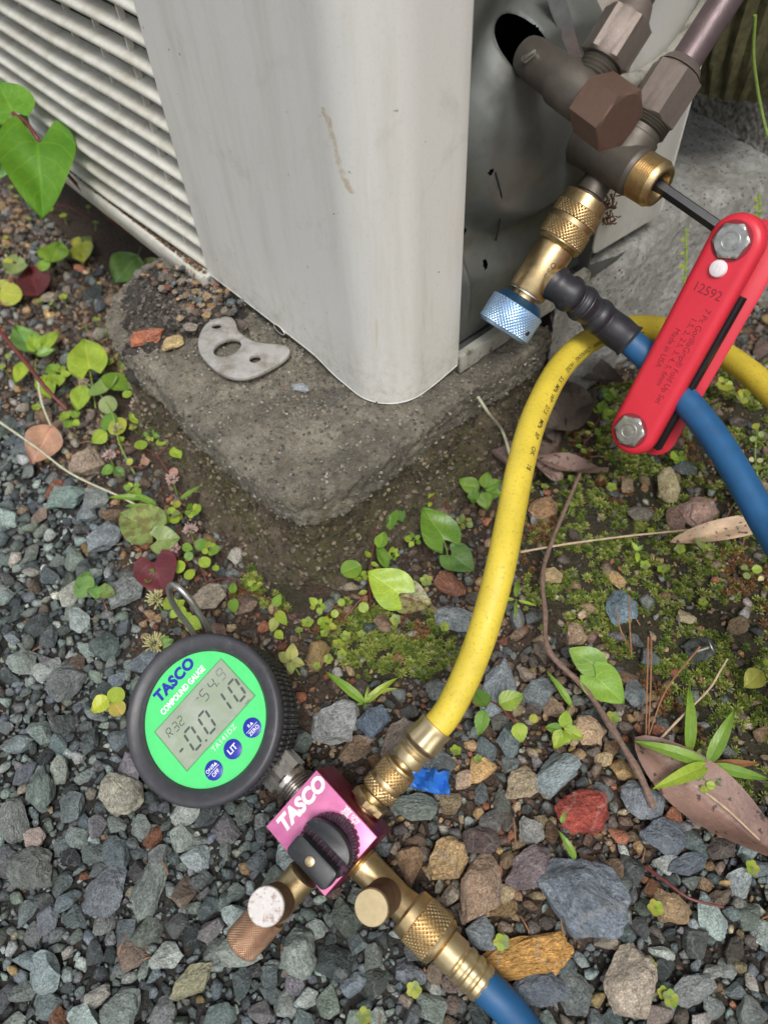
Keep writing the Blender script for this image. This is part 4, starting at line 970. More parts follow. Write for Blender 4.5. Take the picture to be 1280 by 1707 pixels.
b = B(); b.knurl(pf, Z_[8], Z_[9], .0131, .00055, 46); b.lathe(pf, [(Z_[9]-.0002, .0126), (Z_[9]+.0010, .0118)], 56); mk('knurled_knob', b, M['blue_knob'], cp, sharp=32)
kh = pf.p(0, 0, Z_[9]-.004)+nrm(uu_*.75+vv_*.55 if proj(pf.p(0, 0, Z_[9])+uu_*.01)[0] > proj(pf.p(0, 0, Z_[9]))[0] else -uu_*.75+vv_*.55)*.0129
b = B(); b.lathe(axframe(kh, kh-pf.p(0, 0, Z_[9]-.004)), [(-.001, .0011), (.0003, .0011)], 20); mk('set_screw', b, M['black'], cp)
# sleeve and blue tube
bs0 = pf.p(0, 0, zp(907, 458)); 
bpts = [bs0, PD(935, 480, .3335), PD(965, 502, .338), PD(1003, 533, .343), PD(1050, 570, .345), PD(1095, 612, .342), PD(1140, 665, .335), PD(1187, 724, .326), PD(1230, 792, .316), PD(1272, 866, .306), PD(1318, 950, .292), P(1340, 1080, .05), P(1420, 1300, .03), P(1430, 1600, .009), P(1250, 1850, .008), P(1050, 1880, .008), P(930, 1790, .0078)]
lastd = tf.p(0, 0, zf1+.012)
bpts += [lastd, tf.p(0, 0, zf1-.002)]
bcl = spline(bpts, 16); bc_ = np.array(bcl); bl_ = np.concatenate([[0], np.cumsum(np.linalg.norm(np.diff(bc_, axis=0), axis=1))])
mk('hose_tube', B().tube(bcl[14:], .0063, 32), M['blue_hose'], bh, sharp=80)
pjb = np.array([proj(q)[:2] for q in bc_]); i1 = int(np.argmin(((pjb-[1048, 569])**2).sum(1))); i0 = int(np.argmin(((pjb-[925, 472])**2).sum(1)[:60]))
fine = spline(bpts[:6], 60); fl_ = np.array(fine); pf2 = np.array([proj(q)[:2] for q in fl_]); j1 = int(np.argmin(((pf2-[1049, 570])**2).sum(1))); j0 = int(np.argmin(((pf2-[926, 473])**2).sum(1)))
def slr(f):
    r = .0078+.00065*math.cos(f*2*pi*4.6)*(1 if f < .72 else .25); r -= .0007*math.exp(-((f-.03)/.03)**2)
    for c in (.30, .44, .58): r -= .0004*math.exp(-((f-c)/.008)**2)
    return r+(.0008*max(0, (f-.97)/.03))
mk('black_sleeve', B().tube(fl_[j0:j1+1], slr, 40), M['sleeve'], bh, sharp=60)
b = B(); b.lathe(axframe(bs0, bpts[1]-bs0), [(0, .0060), (.009, .0062), (.0095, .0078), (.0112, .0078), (.0114, .006)], 36); mk('hose_stub', b, M['brass'], bh)
# left tee with two caps ----------------------------------------------
l0 = onplane(497, 1468, BF.p(bx0, 0, -.0135), ME1); lf = axframe(l0+ME1*.003, -ME1, MN)
b = B(); b.lathe(lf, [(0, .0062), (.010, .0060), (.016, .0064), (.018, .0058), (.022, .0052)], 36)
jl = lf.p(0, 0, .0125); Dl = PD(443, 1511, proj(jl)[2]-.019); dl2 = nrm(Dl-jl); bf2 = axframe(jl, dl2, ME2); b.lathe(bf2, [(-.002, .005), (.008, .005)], 28)
mk('brass_tee', b, M['brass'], man, sharp=40)
cap(bf2, .005, np.linalg.norm(Dl-jl)-.0054, .0066, 'bronze', 'white_cap', man, 44, 'dark bronze knurled cap with a scratched white end')
M['bronze_light'] = simple('worn_bronze', (.42, .27, .18), .38, .8, .2, 300)
cap(lf, .0185, .0155, .0072, 'bronze_light', 'bronze_light', man, 40, 'lighter bronze knurled cap lying on a pale stone', .0005)

# ================================================================== HEX KEY TOOL
TB = PD(1219, 402, .300); BB = PD(1050, 718, .345); TT = side(1107, 317, -.041)
hx = nrm(BB-TB); kk = TT-TB; m_ = nrm(np.cross(kk, hx)); m_ = -m_ if m_ @ (EYE-TB) < 0 else m_
TF = Fr((TB+BB)/2, hx, np.cross(m_, hx), m_); LB = np.linalg.norm(BB-TB)
# handle outlines in (along, across); across > 0 is the right hand side in view
sg = 1 if proj(TF.p(0, .01, 0))[0] > proj(TF.p(0, 0, 0))[0] else -1
tool = thing('folding_hex_key_set', TF.p(0, 0, -.012), 'red folding hex key set numbered 12592, hanging by its black key from the valve', 'hex key set')
def stad(r, e, k=18, off=0.0):
    return [(LB/2+r_*math.cos(t), off+r_*math.sin(t)) for t in np.linspace(-pi/2, pi/2, k) for r_ in [r]]+[(-LB/2+r*math.cos(t), off+r*math.sin(t)) for t in np.linspace(pi/2, 3*pi/2, k)]
hw = .0113; off = .0006*sg
def soft(fr, poly, z0, z1, front=True):
    P2 = np.array(poly); c = P2.mean(0); b = B(); rows = []
    def insd(d):
        o = []; n = len(P2)
        for i in range(n):
            e = P2[(i+1) % n]-P2[i-1]; nn = np.array([-e[1], e[0]]); nn /= np.linalg.norm(nn)
            o.append(P2[i]+nn*d)
        return o
    T = z1-z0
    for d, z in [(.0004, z0), (0, z0+.0004), (0, z1-.0036)]: rows.append([fr.p(q[0], q[1], z) for q in insd(d)])
    for t in np.linspace(.15, 1, 8)*pi/2: rows.append([fr.p(q[0], q[1], z1-.0036*(1-math.sin(t))) for q in insd(.0040*(1-math.cos(t)))])
    b.grid(rows, True, True, True); return b
hp_ = mk('handle_plate', soft(TF, stad(hw, 0, off=off), -.0066, .0), M['red'], tool, sharp=50, label='red front handle plate with printed text')
BF2 = Fr(TF.p(0, sg*.0042, -.0175), TF.x, -TF.y, -TF.z)
mk('handle_plate', soft(BF2, stad(hw, 0, off=-off), -.0005, .0035), M['red'], tool, sharp=50, label='red rear handle plate')
for e_, x in (('t', -LB/2), ('b', LB/2)):
    f_ = Fr(TF.p(x, 0, 0), TF.x*math.cos(.3)+TF.y*math.sin(.3), -TF.x*math.sin(.3)+TF.y*math.cos(.3), TF.z)
    b = B(); b.hexn(f_, -.001, .0016, .0076, .09); bo = mk('hex_nut', b, M['zinc'], tool, sharp=25)
    b = B(); b.lathe(f_, [(.0016, .0040), (.0019, .0039), (.00195, .0034), (.0012, .0032), (.0012, .001)], 32, False, True); b.lathe(f_, [(.0012, .0026), (.0017, .0023), (.0018, .0012)], 24, False, True); mk('bolt_end', b, M['zinc'], bo, sharp=30)
    b = B(); b.lathe(Fr(TF.p(x, 0, -.0160), TF.x, TF.y, TF.z), [(0, .0085), (.012, .0085)], 36); mk('pivot_spacer', b, M['black'], tool)
    b = B(); b.lathe(f_, [(.0001, .0082), (.00018, .0079)], 48, False, True); mk('nut_seat', b, M['ink_red'], bo)
for k, (y, x0, x1, w) in enumerate([(.0062, -.024, LB/2+.001, .0022), (.0015, -.020, LB/2, .0019), (-.0035, -.018, LB/2, .0016)]):
    b = B(); b.box(TF, x0, x1, sg*y-w, sg*y+w, -.0088-.0030*k-2*w*0, -.0068-.0030*k, .0003); mk('folded_hex_key', b, M['black_steel'], tool)
b = B(); b.box(TF, -.026, LB/2+.004, sg*.0120-.0016, sg*.0120+.0016, -.0120, -.0072, .0003); mk('folded_hex_key', b, M['black_steel'], tool, label='thick folded black hex key showing along the gap')
kA = TF.p(-LB/2, 0, -.0100); kd = nrm(TT-kA); 
kf = axframe(kA, kd, m_)
b = B(); b.lathe(kf, [(0, .0028), (.004, .0028), (np.linalg.norm(TT-kA)+.008, .0028)], 6); mk('open_hex_key', b, M['black_steel'], tool, sharp=20, label='black hex key swung out into the valve mouth')
def tl(x, y): return TF.l(onplane(x, y, TF.o, m_))[:2]
TXT = Fr(TF.o, TF.x, np.cross(TF.z, TF.x), TF.z)
def tl2(x, y): return TXT.l(onplane(x, y, TF.o, m_))[:2]
for s, (x, y), sz, rot, nm in [('12592', (1178, 486), .0056, pi/2, 'number'), ('7 Pc GorillaGrip\u00ae Fold Up Set', (1136, 597), .0038, 0, 'a'), ('1.5, 2, 2.5, 3, 4, 5, 6mm', (1126, 588), .0036, 0, 'b'), ('Made in USA', (1112, 580), .0037, 0, 'c')]:
    p = tl2(x, y); mk('handle_print', text_b(s, TXT, p[0], p[1], sz, .0, rot=rot, z=.00003, xs=.95), M['ink_red'], hp_, sharp=None)
p = tl2(1197, 448); b = B(); b.lathe(Fr(TXT.p(p[0], p[1], 0), TXT.x, TXT.y, TXT.z), [(-.001, .0036), (.0008, .0036), (.0016, .0032), (.0020, .0022), (.0021, .001)], 32, False, True); b.box(Fr(TXT.p(p[0], p[1], .0020), TXT.x, TXT.y, TXT.z), -.0014, .0014, -.0002, .0002, 0, .0003)
mk('white_pin', b, M['pin'], tool)

# ================================================================== STONES
def ico(sub):
    bm = bmesh.new(); bmesh.ops.create_icosphere(bm, subdivisions=sub, radius=1.0)
    v = np.array([x.co[:] for x in bm.verts]); f = [tuple(q.index for q in p.verts) for p in bm.faces]; bm.free(); return v, f
ICO = {k: ico(k) for k in (1, 2, 3, 4)}
def rockshape(sub, seed, asp=(1, .75, .55), cuts=11, nz=.03, depth=(.5, .82)):
    r = np.random.default_rng(seed); v, f = ICO[sub]; v = v.copy()
    for _ in range(cuts):
        n = r.normal(size=3); n /= np.linalg.norm(n); d = r.uniform(*depth); k = v@n-d; m = k > 0; v[m] -= np.outer(k[m], n)
    if nz:
        for i in range(len(v)):
            q = Vector(v[i]*2.2)+Vector((seed*3.1, 0, 0)); v[i] += np.array(mnoise.noise_vector(q))*nz*2+np.array(mnoise.noise_vector(q*3.1))*nz
    v /= np.abs(v).max(0); return v*np.array(asp), f
def chip(seed, n=15, asp=(1, .75, .55)):
    r = np.random.default_rng(seed); bm = bmesh.new()
    for _ in range(n):
        q = r.normal(size=3); q /= np.linalg.norm(q); q *= r.uniform(.75, 1.0); bm.verts.new(q)
    g = bmesh.ops.convex_hull(bm, input=bm.verts); bad = [x for x in g['geom_interior'] if isinstance(x, bmesh.types.BMVert)]
    if bad: bmesh.ops.delete(bm, geom=bad, context='VERTS')
    bmesh.ops.triangulate(bm, faces=bm.faces); bm.verts.index_update()
    v = np.array([x.co[:] for x in bm.verts]); f = [tuple(q.index for q in p.verts) for p in bm.faces]; bm.free()
    v -= v.mean(0); v /= np.abs(v).max(0); return v*np.array(asp), f
def rockmesh(sub, seed, **k):
    v, f = rockshape(sub, seed, **k); me = bpy.data.meshes.new('stone'); me.from_pydata(v.tolist(), [], f); me.materials.append(M['rock'])
    me.polygons.foreach_set('use_smooth', [True]*len(me.polygons)); me.set_sharp_from_angle(angle=math.radians(16)); return me
placed = []          # (x, y, r)
cell = {}
def reg(x, y, r): placed.append((x, y, r)); cell.setdefault((int(x//.01), int(y//.01)), []).append((x, y, r))
def free(x, y, r, k):
    cx, cy = int(x//.01), int(y//.01)
    for i in range(cx-2, cx+3):
        for j in range(cy-2, cy+3):
            for (a, c, s) in cell.get((i, j), ()):
                if (a-x)**2+(c-y)**2 < ((r+s)*k)**2: return False
    return True
def imx(px, py, deg, z):
    a = math.radians(deg); q = P(px+12*math.cos(a), py+12*math.sin(a), z)-P(px, py, z); return nrm(q)
BLUE = (.115, .145, .15); BLUED = (.075, .095, .10); SLATE = (.12, .14, .165); TAN = (.36, .25, .13); BROWN = (.20, .135, .09); REDR = (.27, .055, .04); GREY = (.21, .21, .20); OCH = (.42, .23, .07); PURP = (.155, .125, .13); PALE = (.38, .37, .33); OLV = (.20, .20, .13); PNK = (.30, .17, .13)
hero = [
 (975, 1503, 165, 130, 35, SLATE, 'largest blue-grey angular rock, right of the brass hose coupling', .8),
 (878, 1592, 150, 66, -8, OCH, 'broad orange crumbly rock under the big blue-grey rock', .5),
 (898, 1640, 92, 60, -10, SLATE, 'dark blue-grey rock lying against the orange rock', .6),
 (1052, 1645, 108, 92, -50, (.34, .29, .23), 'flat pale beige stone with a thin dark crack near the bottom right', .4),
 (972, 1353, 92, 74, 10, REDR, 'large brick red jasper-like rock below the twig', .7),
 (882, 1446, 88, 60, -25, PURP, 'smooth purple-grey stone left of the largest rock', .6),
 (745, 1428, 78, 66, -45, TAN, 'chunky cream and tan rock beside the lower brass tee', .7),
 (800, 1480, 66, 104, 8, (.24, .17, .12), 'long brown rock under the cream and tan rock', .5),
 (1106, 1392, 76, 56, 5, SLATE, 'blue-grey stone just left of the big dead leaf', .6),
 (804, 1560, 56, 56, 20, (.20, .23, .25), 'pale blue-grey cube-like stone by the lower ferrule', .7),
 (560, 1207, 84, 68, -25, (.25, .26, .26), 'sparkling grey quartz rock between gauge and yellow hose fitting', .75),
 (625, 1200, 52, 56, 20, (.11, .145, .19), 'stone with a blue painted stain next to the grey quartz rock', .6),
 (672, 1235, 90, 60, -50, (.22, .18, .15), 'flat brown banded stone behind the yellow hose fitting', .4),
 (757, 1029, 70, 46, 20, (.24, .27, .28), 'white speckled stone left of the middle of the yellow hose', .7),
 (1040, 1012, 56, 66, 80, (.15, .21, .25), 'rounded blue stone alone in the moss', .75),
 (746, 972, 46, 56, 60, (.26, .12, .08), 'reddish brown stone under the heart shaped leaves', .7),
 (1113, 812, 38, 76, 100, (.30, .26, .15), 'upright tan stone in the moss under the red tool', .6),
 (1162, 852, 64, 52, 20, (.26, .17, .14), 'pinkish brown block beside the upright tan stone', .6),
 (694, 1343, 84, 46, 5, (.15, .18, .16), 'long green-grey stone right of the knurled brass nut', .6),
 (926, 1290, 86, 52, -30, (.20, .24, .25), 'slab-sided light blue-grey stone above the red rock', .6),
 (868, 1306, 66, 48, -40, (.33, .27, .18), 'pale tan stone left of the slab-sided blue-grey stone', .6),
 (826, 1152, 62, 118, 105, (.19, .22, .24), 'tall blue-grey boulder half under the yellow hose', .6),
 (848, 1232, 40, 66, 100, BLUE, 'dark stone under the mint leaves', .6),
 (899, 1152, 56, 50, 10, (.14, .165, .175), 'round dark grey stone right of the mint leaves', .75),
 (1056, 1157, 42, 54, 80, (.15, .17, .18), 'grey stone tucked behind the lower heart leaf by the twig', .6),
 (980, 1215, 50, 50, 45, (.42, .30, .19), 'pale orange stone beside the small rosette and the twig', .6),
 (1065, 1330, 78, 60, -55, (.18, .20, .22), 'striped blue and white stone beside the end of the twig', .6),
 (725, 1270, 56, 50, 50, (.12, .135, .14), 'dark stone touching the crimped brass ferrule', .6),
 (1155, 1650, 80, 44, 55, (.22, .235, .23), 'white crusted dark shard near the bottom right corner', .5),
 (1118, 1512, 54, 62, 60, (.33, .23, .13), 'tan block with a dark seam beside the brown rootlet', .6),
 (1146, 1438, 72, 34, -15, SLATE, 'thin blue-grey sliver stone below the dead leaf', .5),
 (800, 1400, 60, 50, 20, (.10, .075, .07), 'dark brown lump right of the cream and tan rock', .6),
 (885, 1385, 44, 48, 60, (.24, .24, .23), 'pale grey pointed stone above the purple-grey stone', .6),
 (400, 1585, 86, 62, -5, (.24, .27, .24), 'pale flat stone under the lighter bronze cap', .5),
 (496, 1590, 62, 76, 80, (.19, .22, .20), 'rounded grey-green stone below the pink block', .7),
 (322, 1632, 82, 44, -30, (.27, .26, .17), 'olive sandy stone left of the bottom centre', .6),
 (173, 1487, 74, 92, 120, (.125, .14, .155), 'large dark blue-grey stone in the lower left gravel', .6),
 (252, 1478, 50, 96, 110, (.15, .175, .16), 'knobbly green-grey stone beside the large dark stone', .6),
 (52, 1440, 92, 66, 10, (.11, .12, .11), 'broad dark flat stone near the left edge', .5),
 (20, 1365, 52, 78, 90, (.15, .16, .155), 'grey stone cut by the left edge', .6),
 (205, 1325, 66, 80, 70, (.26, .25, .20), 'cream and black mottled rock in the left gravel', .6),
 (68, 1315, 50, 78, 100, (.11, .14, .125), 'dark green pitted stone in the left gravel', .6),
 (102, 1285, 36, 52, 95, (.22, .24, .21), 'pale green-grey pebble above the dark pitted stone', .7),
 (113, 827, 66, 44, 10, (.16, .22, .20), 'smooth green oval stone in the upper left gravel', .6),
 (160, 830, 44, 50, 60, (.20, .22, .21), 'rough light stone touching the smooth green oval stone', .6),
 (142, 770, 60, 66, 120, (.26, .20, .15), 'dirty brown block under the long grass stem', .6),
 (172, 896, 62, 56, 40, (.15, .17, .18), 'grey veined stone left of the spotted heart leaf', .6),
 (212, 985, 62, 62, 45, (.16, .175, .17), 'flat grey-green stone under the small heart leaves', .45),
 (131, 1036, 38, 56, 65, (.26, .30, .29), 'pale capsule shaped stone in the left gravel', .7),
 (108, 1135, 60, 56, 30, (.12, .13, .13), 'dark lumpy stone left of the yellow seedling', .6),
 (40, 1100, 60, 40, 15, (.20, .23, .21), 'light grey wedge stone near the left edge', .6),
 (160, 1665, 46, 30, -20, PALE, 'small whitish stone near the bottom left', .7),
 (205, 1682, 66, 60, 0, (.17, .20, .185), 'grey-green stone at the bottom edge left of the olive stone', .6),
 (275, 1690, 44, 60, 110, (.17, .18, .18), 'upright grey shard at the bottom edge', .6),
 (60, 1395, 36, 34, 20, (.40, .33, .29), 'small white and pink stone in the left gravel', .7),
 (246, 562, 62, 32, -5, (.36, .13, .07), 'orange-red chip on the soil crust at the end of the slab', .6),
 (288, 571, 42, 24, -35, (.48, .36, .18), 'small yellow chip beside the orange-red chip', .6),
 (502, 646, 34, 15, 10, (.36, .39, .42), 'thin pale grey chip on the slab below the corner panel', .5),
 (393, 925, 26, 40, 95, (.42, .40, .34), 'cream stone standing in the soil under the slab corner', .7),
 (922, 960, 34, 36, 60, (.44, .33, .18), 'light tan stone in the moss beside the twig', .6),
 (350, 997, 66, 44, -20, (.27, .23, .18), 'brown flat stone above the gauge', .5),
 (905, 845, 50, 36, -20, (.28, .17, .09), 'rusty banded stone beside the yellow hose', .6),
 (1070, 1110, 1, 1, 0, GREY, '', .5),
]
hmesh = [rockmesh(4, 100+i, asp=(1, 1, 1), cuts=26+i % 5, nz=.045, depth=(.50, .80)) for i in range(12)]
for i, (px, py, w, h, deg, c, lab, hk_) in enumerate(hero):
    if not lab: continue
    onslab = py < 660 and 180 < px < 560; z0 = .0765 if onslab else 0
    if not onslab: q = P(px, py, .006); z0 = max(-.001, gz(q[0], q[1])+.001)
    zc = z0+(.004 if not onslab else .002); c0 = P(px, py, zc); Z = proj(c0)[2]
    x = imx(px, py, deg, zc); y = nrm(np.cross(UZ, x))
    rx = max(w, 1)/2/FPX*Z; ry = max(h, 1)/2/FPX*Z
    # w and h are measured across the picture when the stone stands upright there
    if abs(math.cos(math.radians(deg))) < .6: rx, ry = ry, rx
    fs_ = 1/max(.62, abs((ray(px, py)/np.linalg.norm(ray(px, py)))[2])); 
    if abs(math.cos(math.radians(deg))) >= .6: ry *= fs_**.6
    rz = max(.45, hk_)*min(rx, ry)*1.0
    tl_ = random.uniform(-.15, .15)
    o = bpy.data.objects.new('stone' if w < 60 else 'rock', hmesh[i % 12]); COL.objects.link(o)
    zc = z0+rz*.42; c0 = P(px, py, zc)
    R3 = Matrix((x, y, UZ)).transposed() @ Matrix.Rotation(tl_, 3, 'X') @ Matrix.Rotation(tl_*.6, 3, 'Y')
    o.matrix_world = Matrix.Translation(Vector(c0)) @ R3.to_4x4() @ Matrix.Diagonal((rx*1.08, ry*1.08, rz, 1))
    o.color = (*[min(.7, t*1.4) for t in c], 1); tag(o, lab, 'rock' if w >= 60 else 'stone')
    reg(c0[0], c0[1], math.sqrt(rx*ry)*.95)
ACR = lambda x, y: (lambda d: (-.020 < d[0] < .21 and -.078 < d[1] < .12))(toAC((x, y, 0)))
LEP = np.array([q[:2] for q in lring(0, .012)])
def blocked(x, y): return ACR(x, y) or inpoly(LEP, x, y) or (toAC((x, y, 0))[0] > -.01 and toAC((x, y, 0))[1] > (.0 if toAC((x, y, 0))[0] > .21 else -.03))
PALB = [(.16, .185, .18), (.12, .145, .145), (.20, .225, .215), (.095, .105, .107), (.175, .195, .165), (.25, .28, .26), (.15, .165, .18), (.18, .19, .178), (.34, .36, .33), (.15, .14, .145), (.075, .085, .085)]
PALS = [(.26, .18, .12), (.38, .27, .16), (.19, .13, .09), (.28, .23, .18), (.17, .12, .09), (.44, .34, .22), (.16, .13, .11), (.34, .22, .12), (.42, .28, .13), (.22, .18, .155), (.36, .15, .09), (.30, .28, .24)]
def pickcol(rg):
    u = random.random(); d_ = random.choice([.5, .7, .85, 1.0, 1.1, 1.3])
    if rg == 'gravel': c = random.choice(PALB) if u < .955 else (random.choice(PALS) if u < .99 else (.42, .38, .33))
    elif rg == 'mixed': c = random.choice(PALB) if u < .68 else random.choice(PALS)
    else: c = random.choice(PALS) if u < .72 else random.choice(PALB)
    if rg in ('gravel', 'mixed'): c = (c[0]*1.12, c[1]*1.2, c[2]*1.22)
    return colr(tuple(t*d_*1.12 for t in c), .2)
XR = (-.40, .34); YR = (-.035, .74)
def throw(n, rmin, rmax, k, dens):
    out = []
    for _ in range(n):
        x = random.uniform(*XR); y = random.uniform(*YR)
        if x < -.17-.22*(y-.1) and x < -.24 and y < .36: continue
        rg = region(x, y)
        dq = dens[rg]
        if rg == 'soil' and y < .16 and x > -.02: dq = min(1, dq*2.6)
        if random.random() > dq or blocked(x, y): continue
        u = random.random(); r = rmin+(rmax-rmin)*u*u
        if free(x, y, r, k): reg(x, y, r); out.append((x, y, r, rg))
    return out
big = throw(8000, .0044, .0072, .74, {'gravel': .9, 'mixed': .65, 'moss': .05, 'soil': .10})
big += throw(34000, .0027, .0044, .70, {'gravel': 1, 'mixed': 1, 'moss': .05, 'soil': .22})
med = throw(60000, .0016, .0027, .68, {'gravel': 1, 'mixed': 1, 'moss': .08, 'soil': .42})
sml = throw(90000, .0009, .0016, .72, {'gravel': 1, 'mixed': 1, 'moss': .14, 'soil': .55})
grit = throw(50000, .0005, .0009, .75, {'gravel': .6, 'mixed': .9, 'moss': .25, 'soil': .9})
allst = big+med
def vis(x, y):
    a, c, Z = proj((x, y, .003)); return 0 <= a <= 1280 and 0 <= c <= 1707 and Z > 0
def scr(s): return s[2]/proj((s[0], s[1], 0))[2]
V = sorted([s for s in allst if vis(s[0], s[1])], key=scr, reverse=True); ind = V[:296]; iset = set(map(id, ind))
rest = [s for s in allst if id(s) not in iset]+sml+grit
smesh = [rockmesh(3, 300+i, asp=(1, random.uniform(.66, .9), random.uniform(.45, .68)), cuts=22+i % 6, nz=.028, depth=(.42, .78)) for i in range(22)]
def rrot(): return Matrix.Rotation(random.uniform(0, 2*pi), 3, 'Z') @ Matrix.Rotation(random.gauss(0, .3), 3, 'X') @ Matrix.Rotation(random.gauss(0, .3), 3, 'Y')
for s in ind:
    x, y, r, rg = s; o = bpy.data.objects.new('stone', random.choice(smesh)); COL.objects.link(o); o.parent = ground
    z = max(gz(x, y), -.004)+r*random.uniform(.12, .42)+.0005
    o.matrix_local = Matrix.Translation((x, y, z)) @ rrot().to_4x4() @ Matrix.Diagonal((r*1.3, r*1.3, r*1.2, 1))
    o.color = (*pickcol(rg), 1)
def stuffmesh(name, lst, label):
    shp3 = [chip(500+i, random.choice([11, 13, 16, 20]), (1, random.uniform(.5, .9), random.uniform(.4, .75))) for i in range(40)]
    shp1 = [chip(700+i, 9, (1, .8, .65)) for i in range(14)]
    Vs = []; Fs = []; Cs = []; k = 0
    for (x, y, r, rg) in lst:
        v, f = random.choice(shp3 if r > .0014 else shp1)
        z = max(gz(x, y), -.004)+(r*random.uniform(.1, .55) if r > .0012 else random.uniform(0, .0015))
        w = (v*r*1.32)@np.array(rrot()).T+[x, y, z]; Vs.append(w); Fs.append(np.array(f)+k); k += len(v)
        c = pickcol(rg); Cs.append(np.tile([*c, 1], (len(v), 1)))
    Vs = np.vstack(Vs); Fs = np.vstack(Fs); Cs = np.vstack(Cs)
    me = bpy.data.meshes.new(name); me.vertices.add(len(Vs)); me.vertices.foreach_set('co', Vs.ravel().astype(np.float32))
    me.loops.add(Fs.size); me.loops.foreach_set('vertex_index', Fs.ravel().astype(np.int32)); me.polygons.add(len(Fs)); me.polygons.foreach_set('loop_start', np.arange(0, Fs.size, 3, dtype=np.int32)); me.update(calc_edges=True)
    ca = me.color_attributes.new('col', 'FLOAT_COLOR', 'POINT'); ca.data.foreach_set('color', Cs.astype(np.float32).ravel())
    return mk(name, me, M['grit'], sharp=None, kind='stuff', label=label)
stuffmesh('gravel', rest, 'loose crushed gravel, blue-grey on the left and rusty brown around the slab')
print('stones', len(ind), len(rest))
# loose grit on the slab, the crust and inside the grille tray
gl_ = []
def gritobj(name, pts, label, cols, parent=None):
    b = B(); cs = []
    for (p, r) in pts:
        v, f = rockshape(1, random.randint(0, 40), asp=(1, .8, .7), cuts=4, nz=0); w = (v*r)@np.array(rrot()).T+p; b.add(w, f); cs += [(*colr(random.choice(cols), .2), 1)]*len(v)
    me = bpy.data.meshes.new(name); me.from_pydata(b.v, [], b.f); ca = me.color_attributes.new('col', 'FLOAT_COLOR', 'POINT'); ca.data.foreach_set('color', np.array(cs, dtype=np.float32).ravel())
    return mk(name, me, M['grit'], sharp=None, kind='stuff', label=label, parent=parent)
pts = []
for _ in range(420):
    x = random.gauss(285, 60); y = random.gauss(505, 38)
    if (y-470)*1.35 > (x-345)*1.0+90 or not (195 < x < 470 and 440 < y < 600) or y < 455+(x-350)*.85: continue
    pts.append((P(x, y, .083), random.choice([.0006, .0009, .0013, .002, .0028])))
pts = [q for q in pts if not (lambda a: 322 < a[0] < 490 and 526 < a[1] < 640)(proj(q[0]))]
for (x, y, r) in [(308, 512, .0032), (330, 520, .0034), (352, 512, .003), (318, 545, .0042), (292, 488, .0025), (275, 462, .0038), (404, 541, .0042), (232, 455, .003), (345, 524, .0028), (300, 530, .003)]:
    pts.append((P(x, y, .083), r))
gritobj('crust_grit', pts, 'small orange and grey chips on the soil crust', PALS+PALB[:3])
pts = []
for _ in range(700):
    u = .155+.16*random.random()**1.4; pts.append((AC(u, random.uniform(-.004, .003), .0040), random.uniform(.0003, .0013)))
gritobj('tray_grit', pts, 'rusty dirt collected in the bottom tray of the grille', [(.20, .11, .06), (.10, .06, .04), (.3, .2, .12)])
pts = []
for _ in range(260):
    u, v = random.uniform(-.008, .16), random.uniform(-.06, .09)
    if u > .0 and v > -.004: continue
    pts.append((AC(u, v, -.0055), random.uniform(.0003, .0009)))
gritobj('slab_grit', pts, 'tiny grains lying on the slab', PALB+PALS+[(.4, .38, .33)])

def surfgrit(name, bld, n, test, rr, cols, label):
    P_ = np.array(bld.v); C_ = P_.mean(0); out = []
    while len(out) < n:
        q = P_[random.randrange(len(P_))]
        if test(q): out.append((q+np.array([random.gauss(0, .0005) for _ in range(3)]), random.choice(rr)))
    return gritobj(name, out, label, cols)
surfgrit('slab_aggregate', sb, 9000, lambda q: q[2] > .046 and (lambda d: d[0] < .004 or d[1] < .004)(toAC(q)), [.0002, .0003, .0003, .0004, .0005, .0007, .0010], [(.34, .31, .25), (.27, .24, .19), (.20, .18, .145), (.40, .38, .32), (.15, .14, .12), (.11, .10, .085), (.28, .25, .18)], 'exposed sand grains and aggregate on the slab')
surfgrit('crust_crumbs', hb, 1600, lambda q: q[2] > .074, [.0004, .0007, .001, .0014], [(.07, .06, .05), (.04, .035, .03), (.12, .10, .08), (.2, .17, .14)], 'dark crumbs covering the soil crust')
surfgrit('mound_aggregate', mb, 7000, lambda q: 0 < q[2] < .05, [.0003, .0005, .0007, .0010, .0016], [(.2, .155, .1), (.12, .09, .06), (.3, .25, .18), (.08, .06, .045), (.10, .10, .03)], 'crumbs and grit on the earthy bedding below the slab')

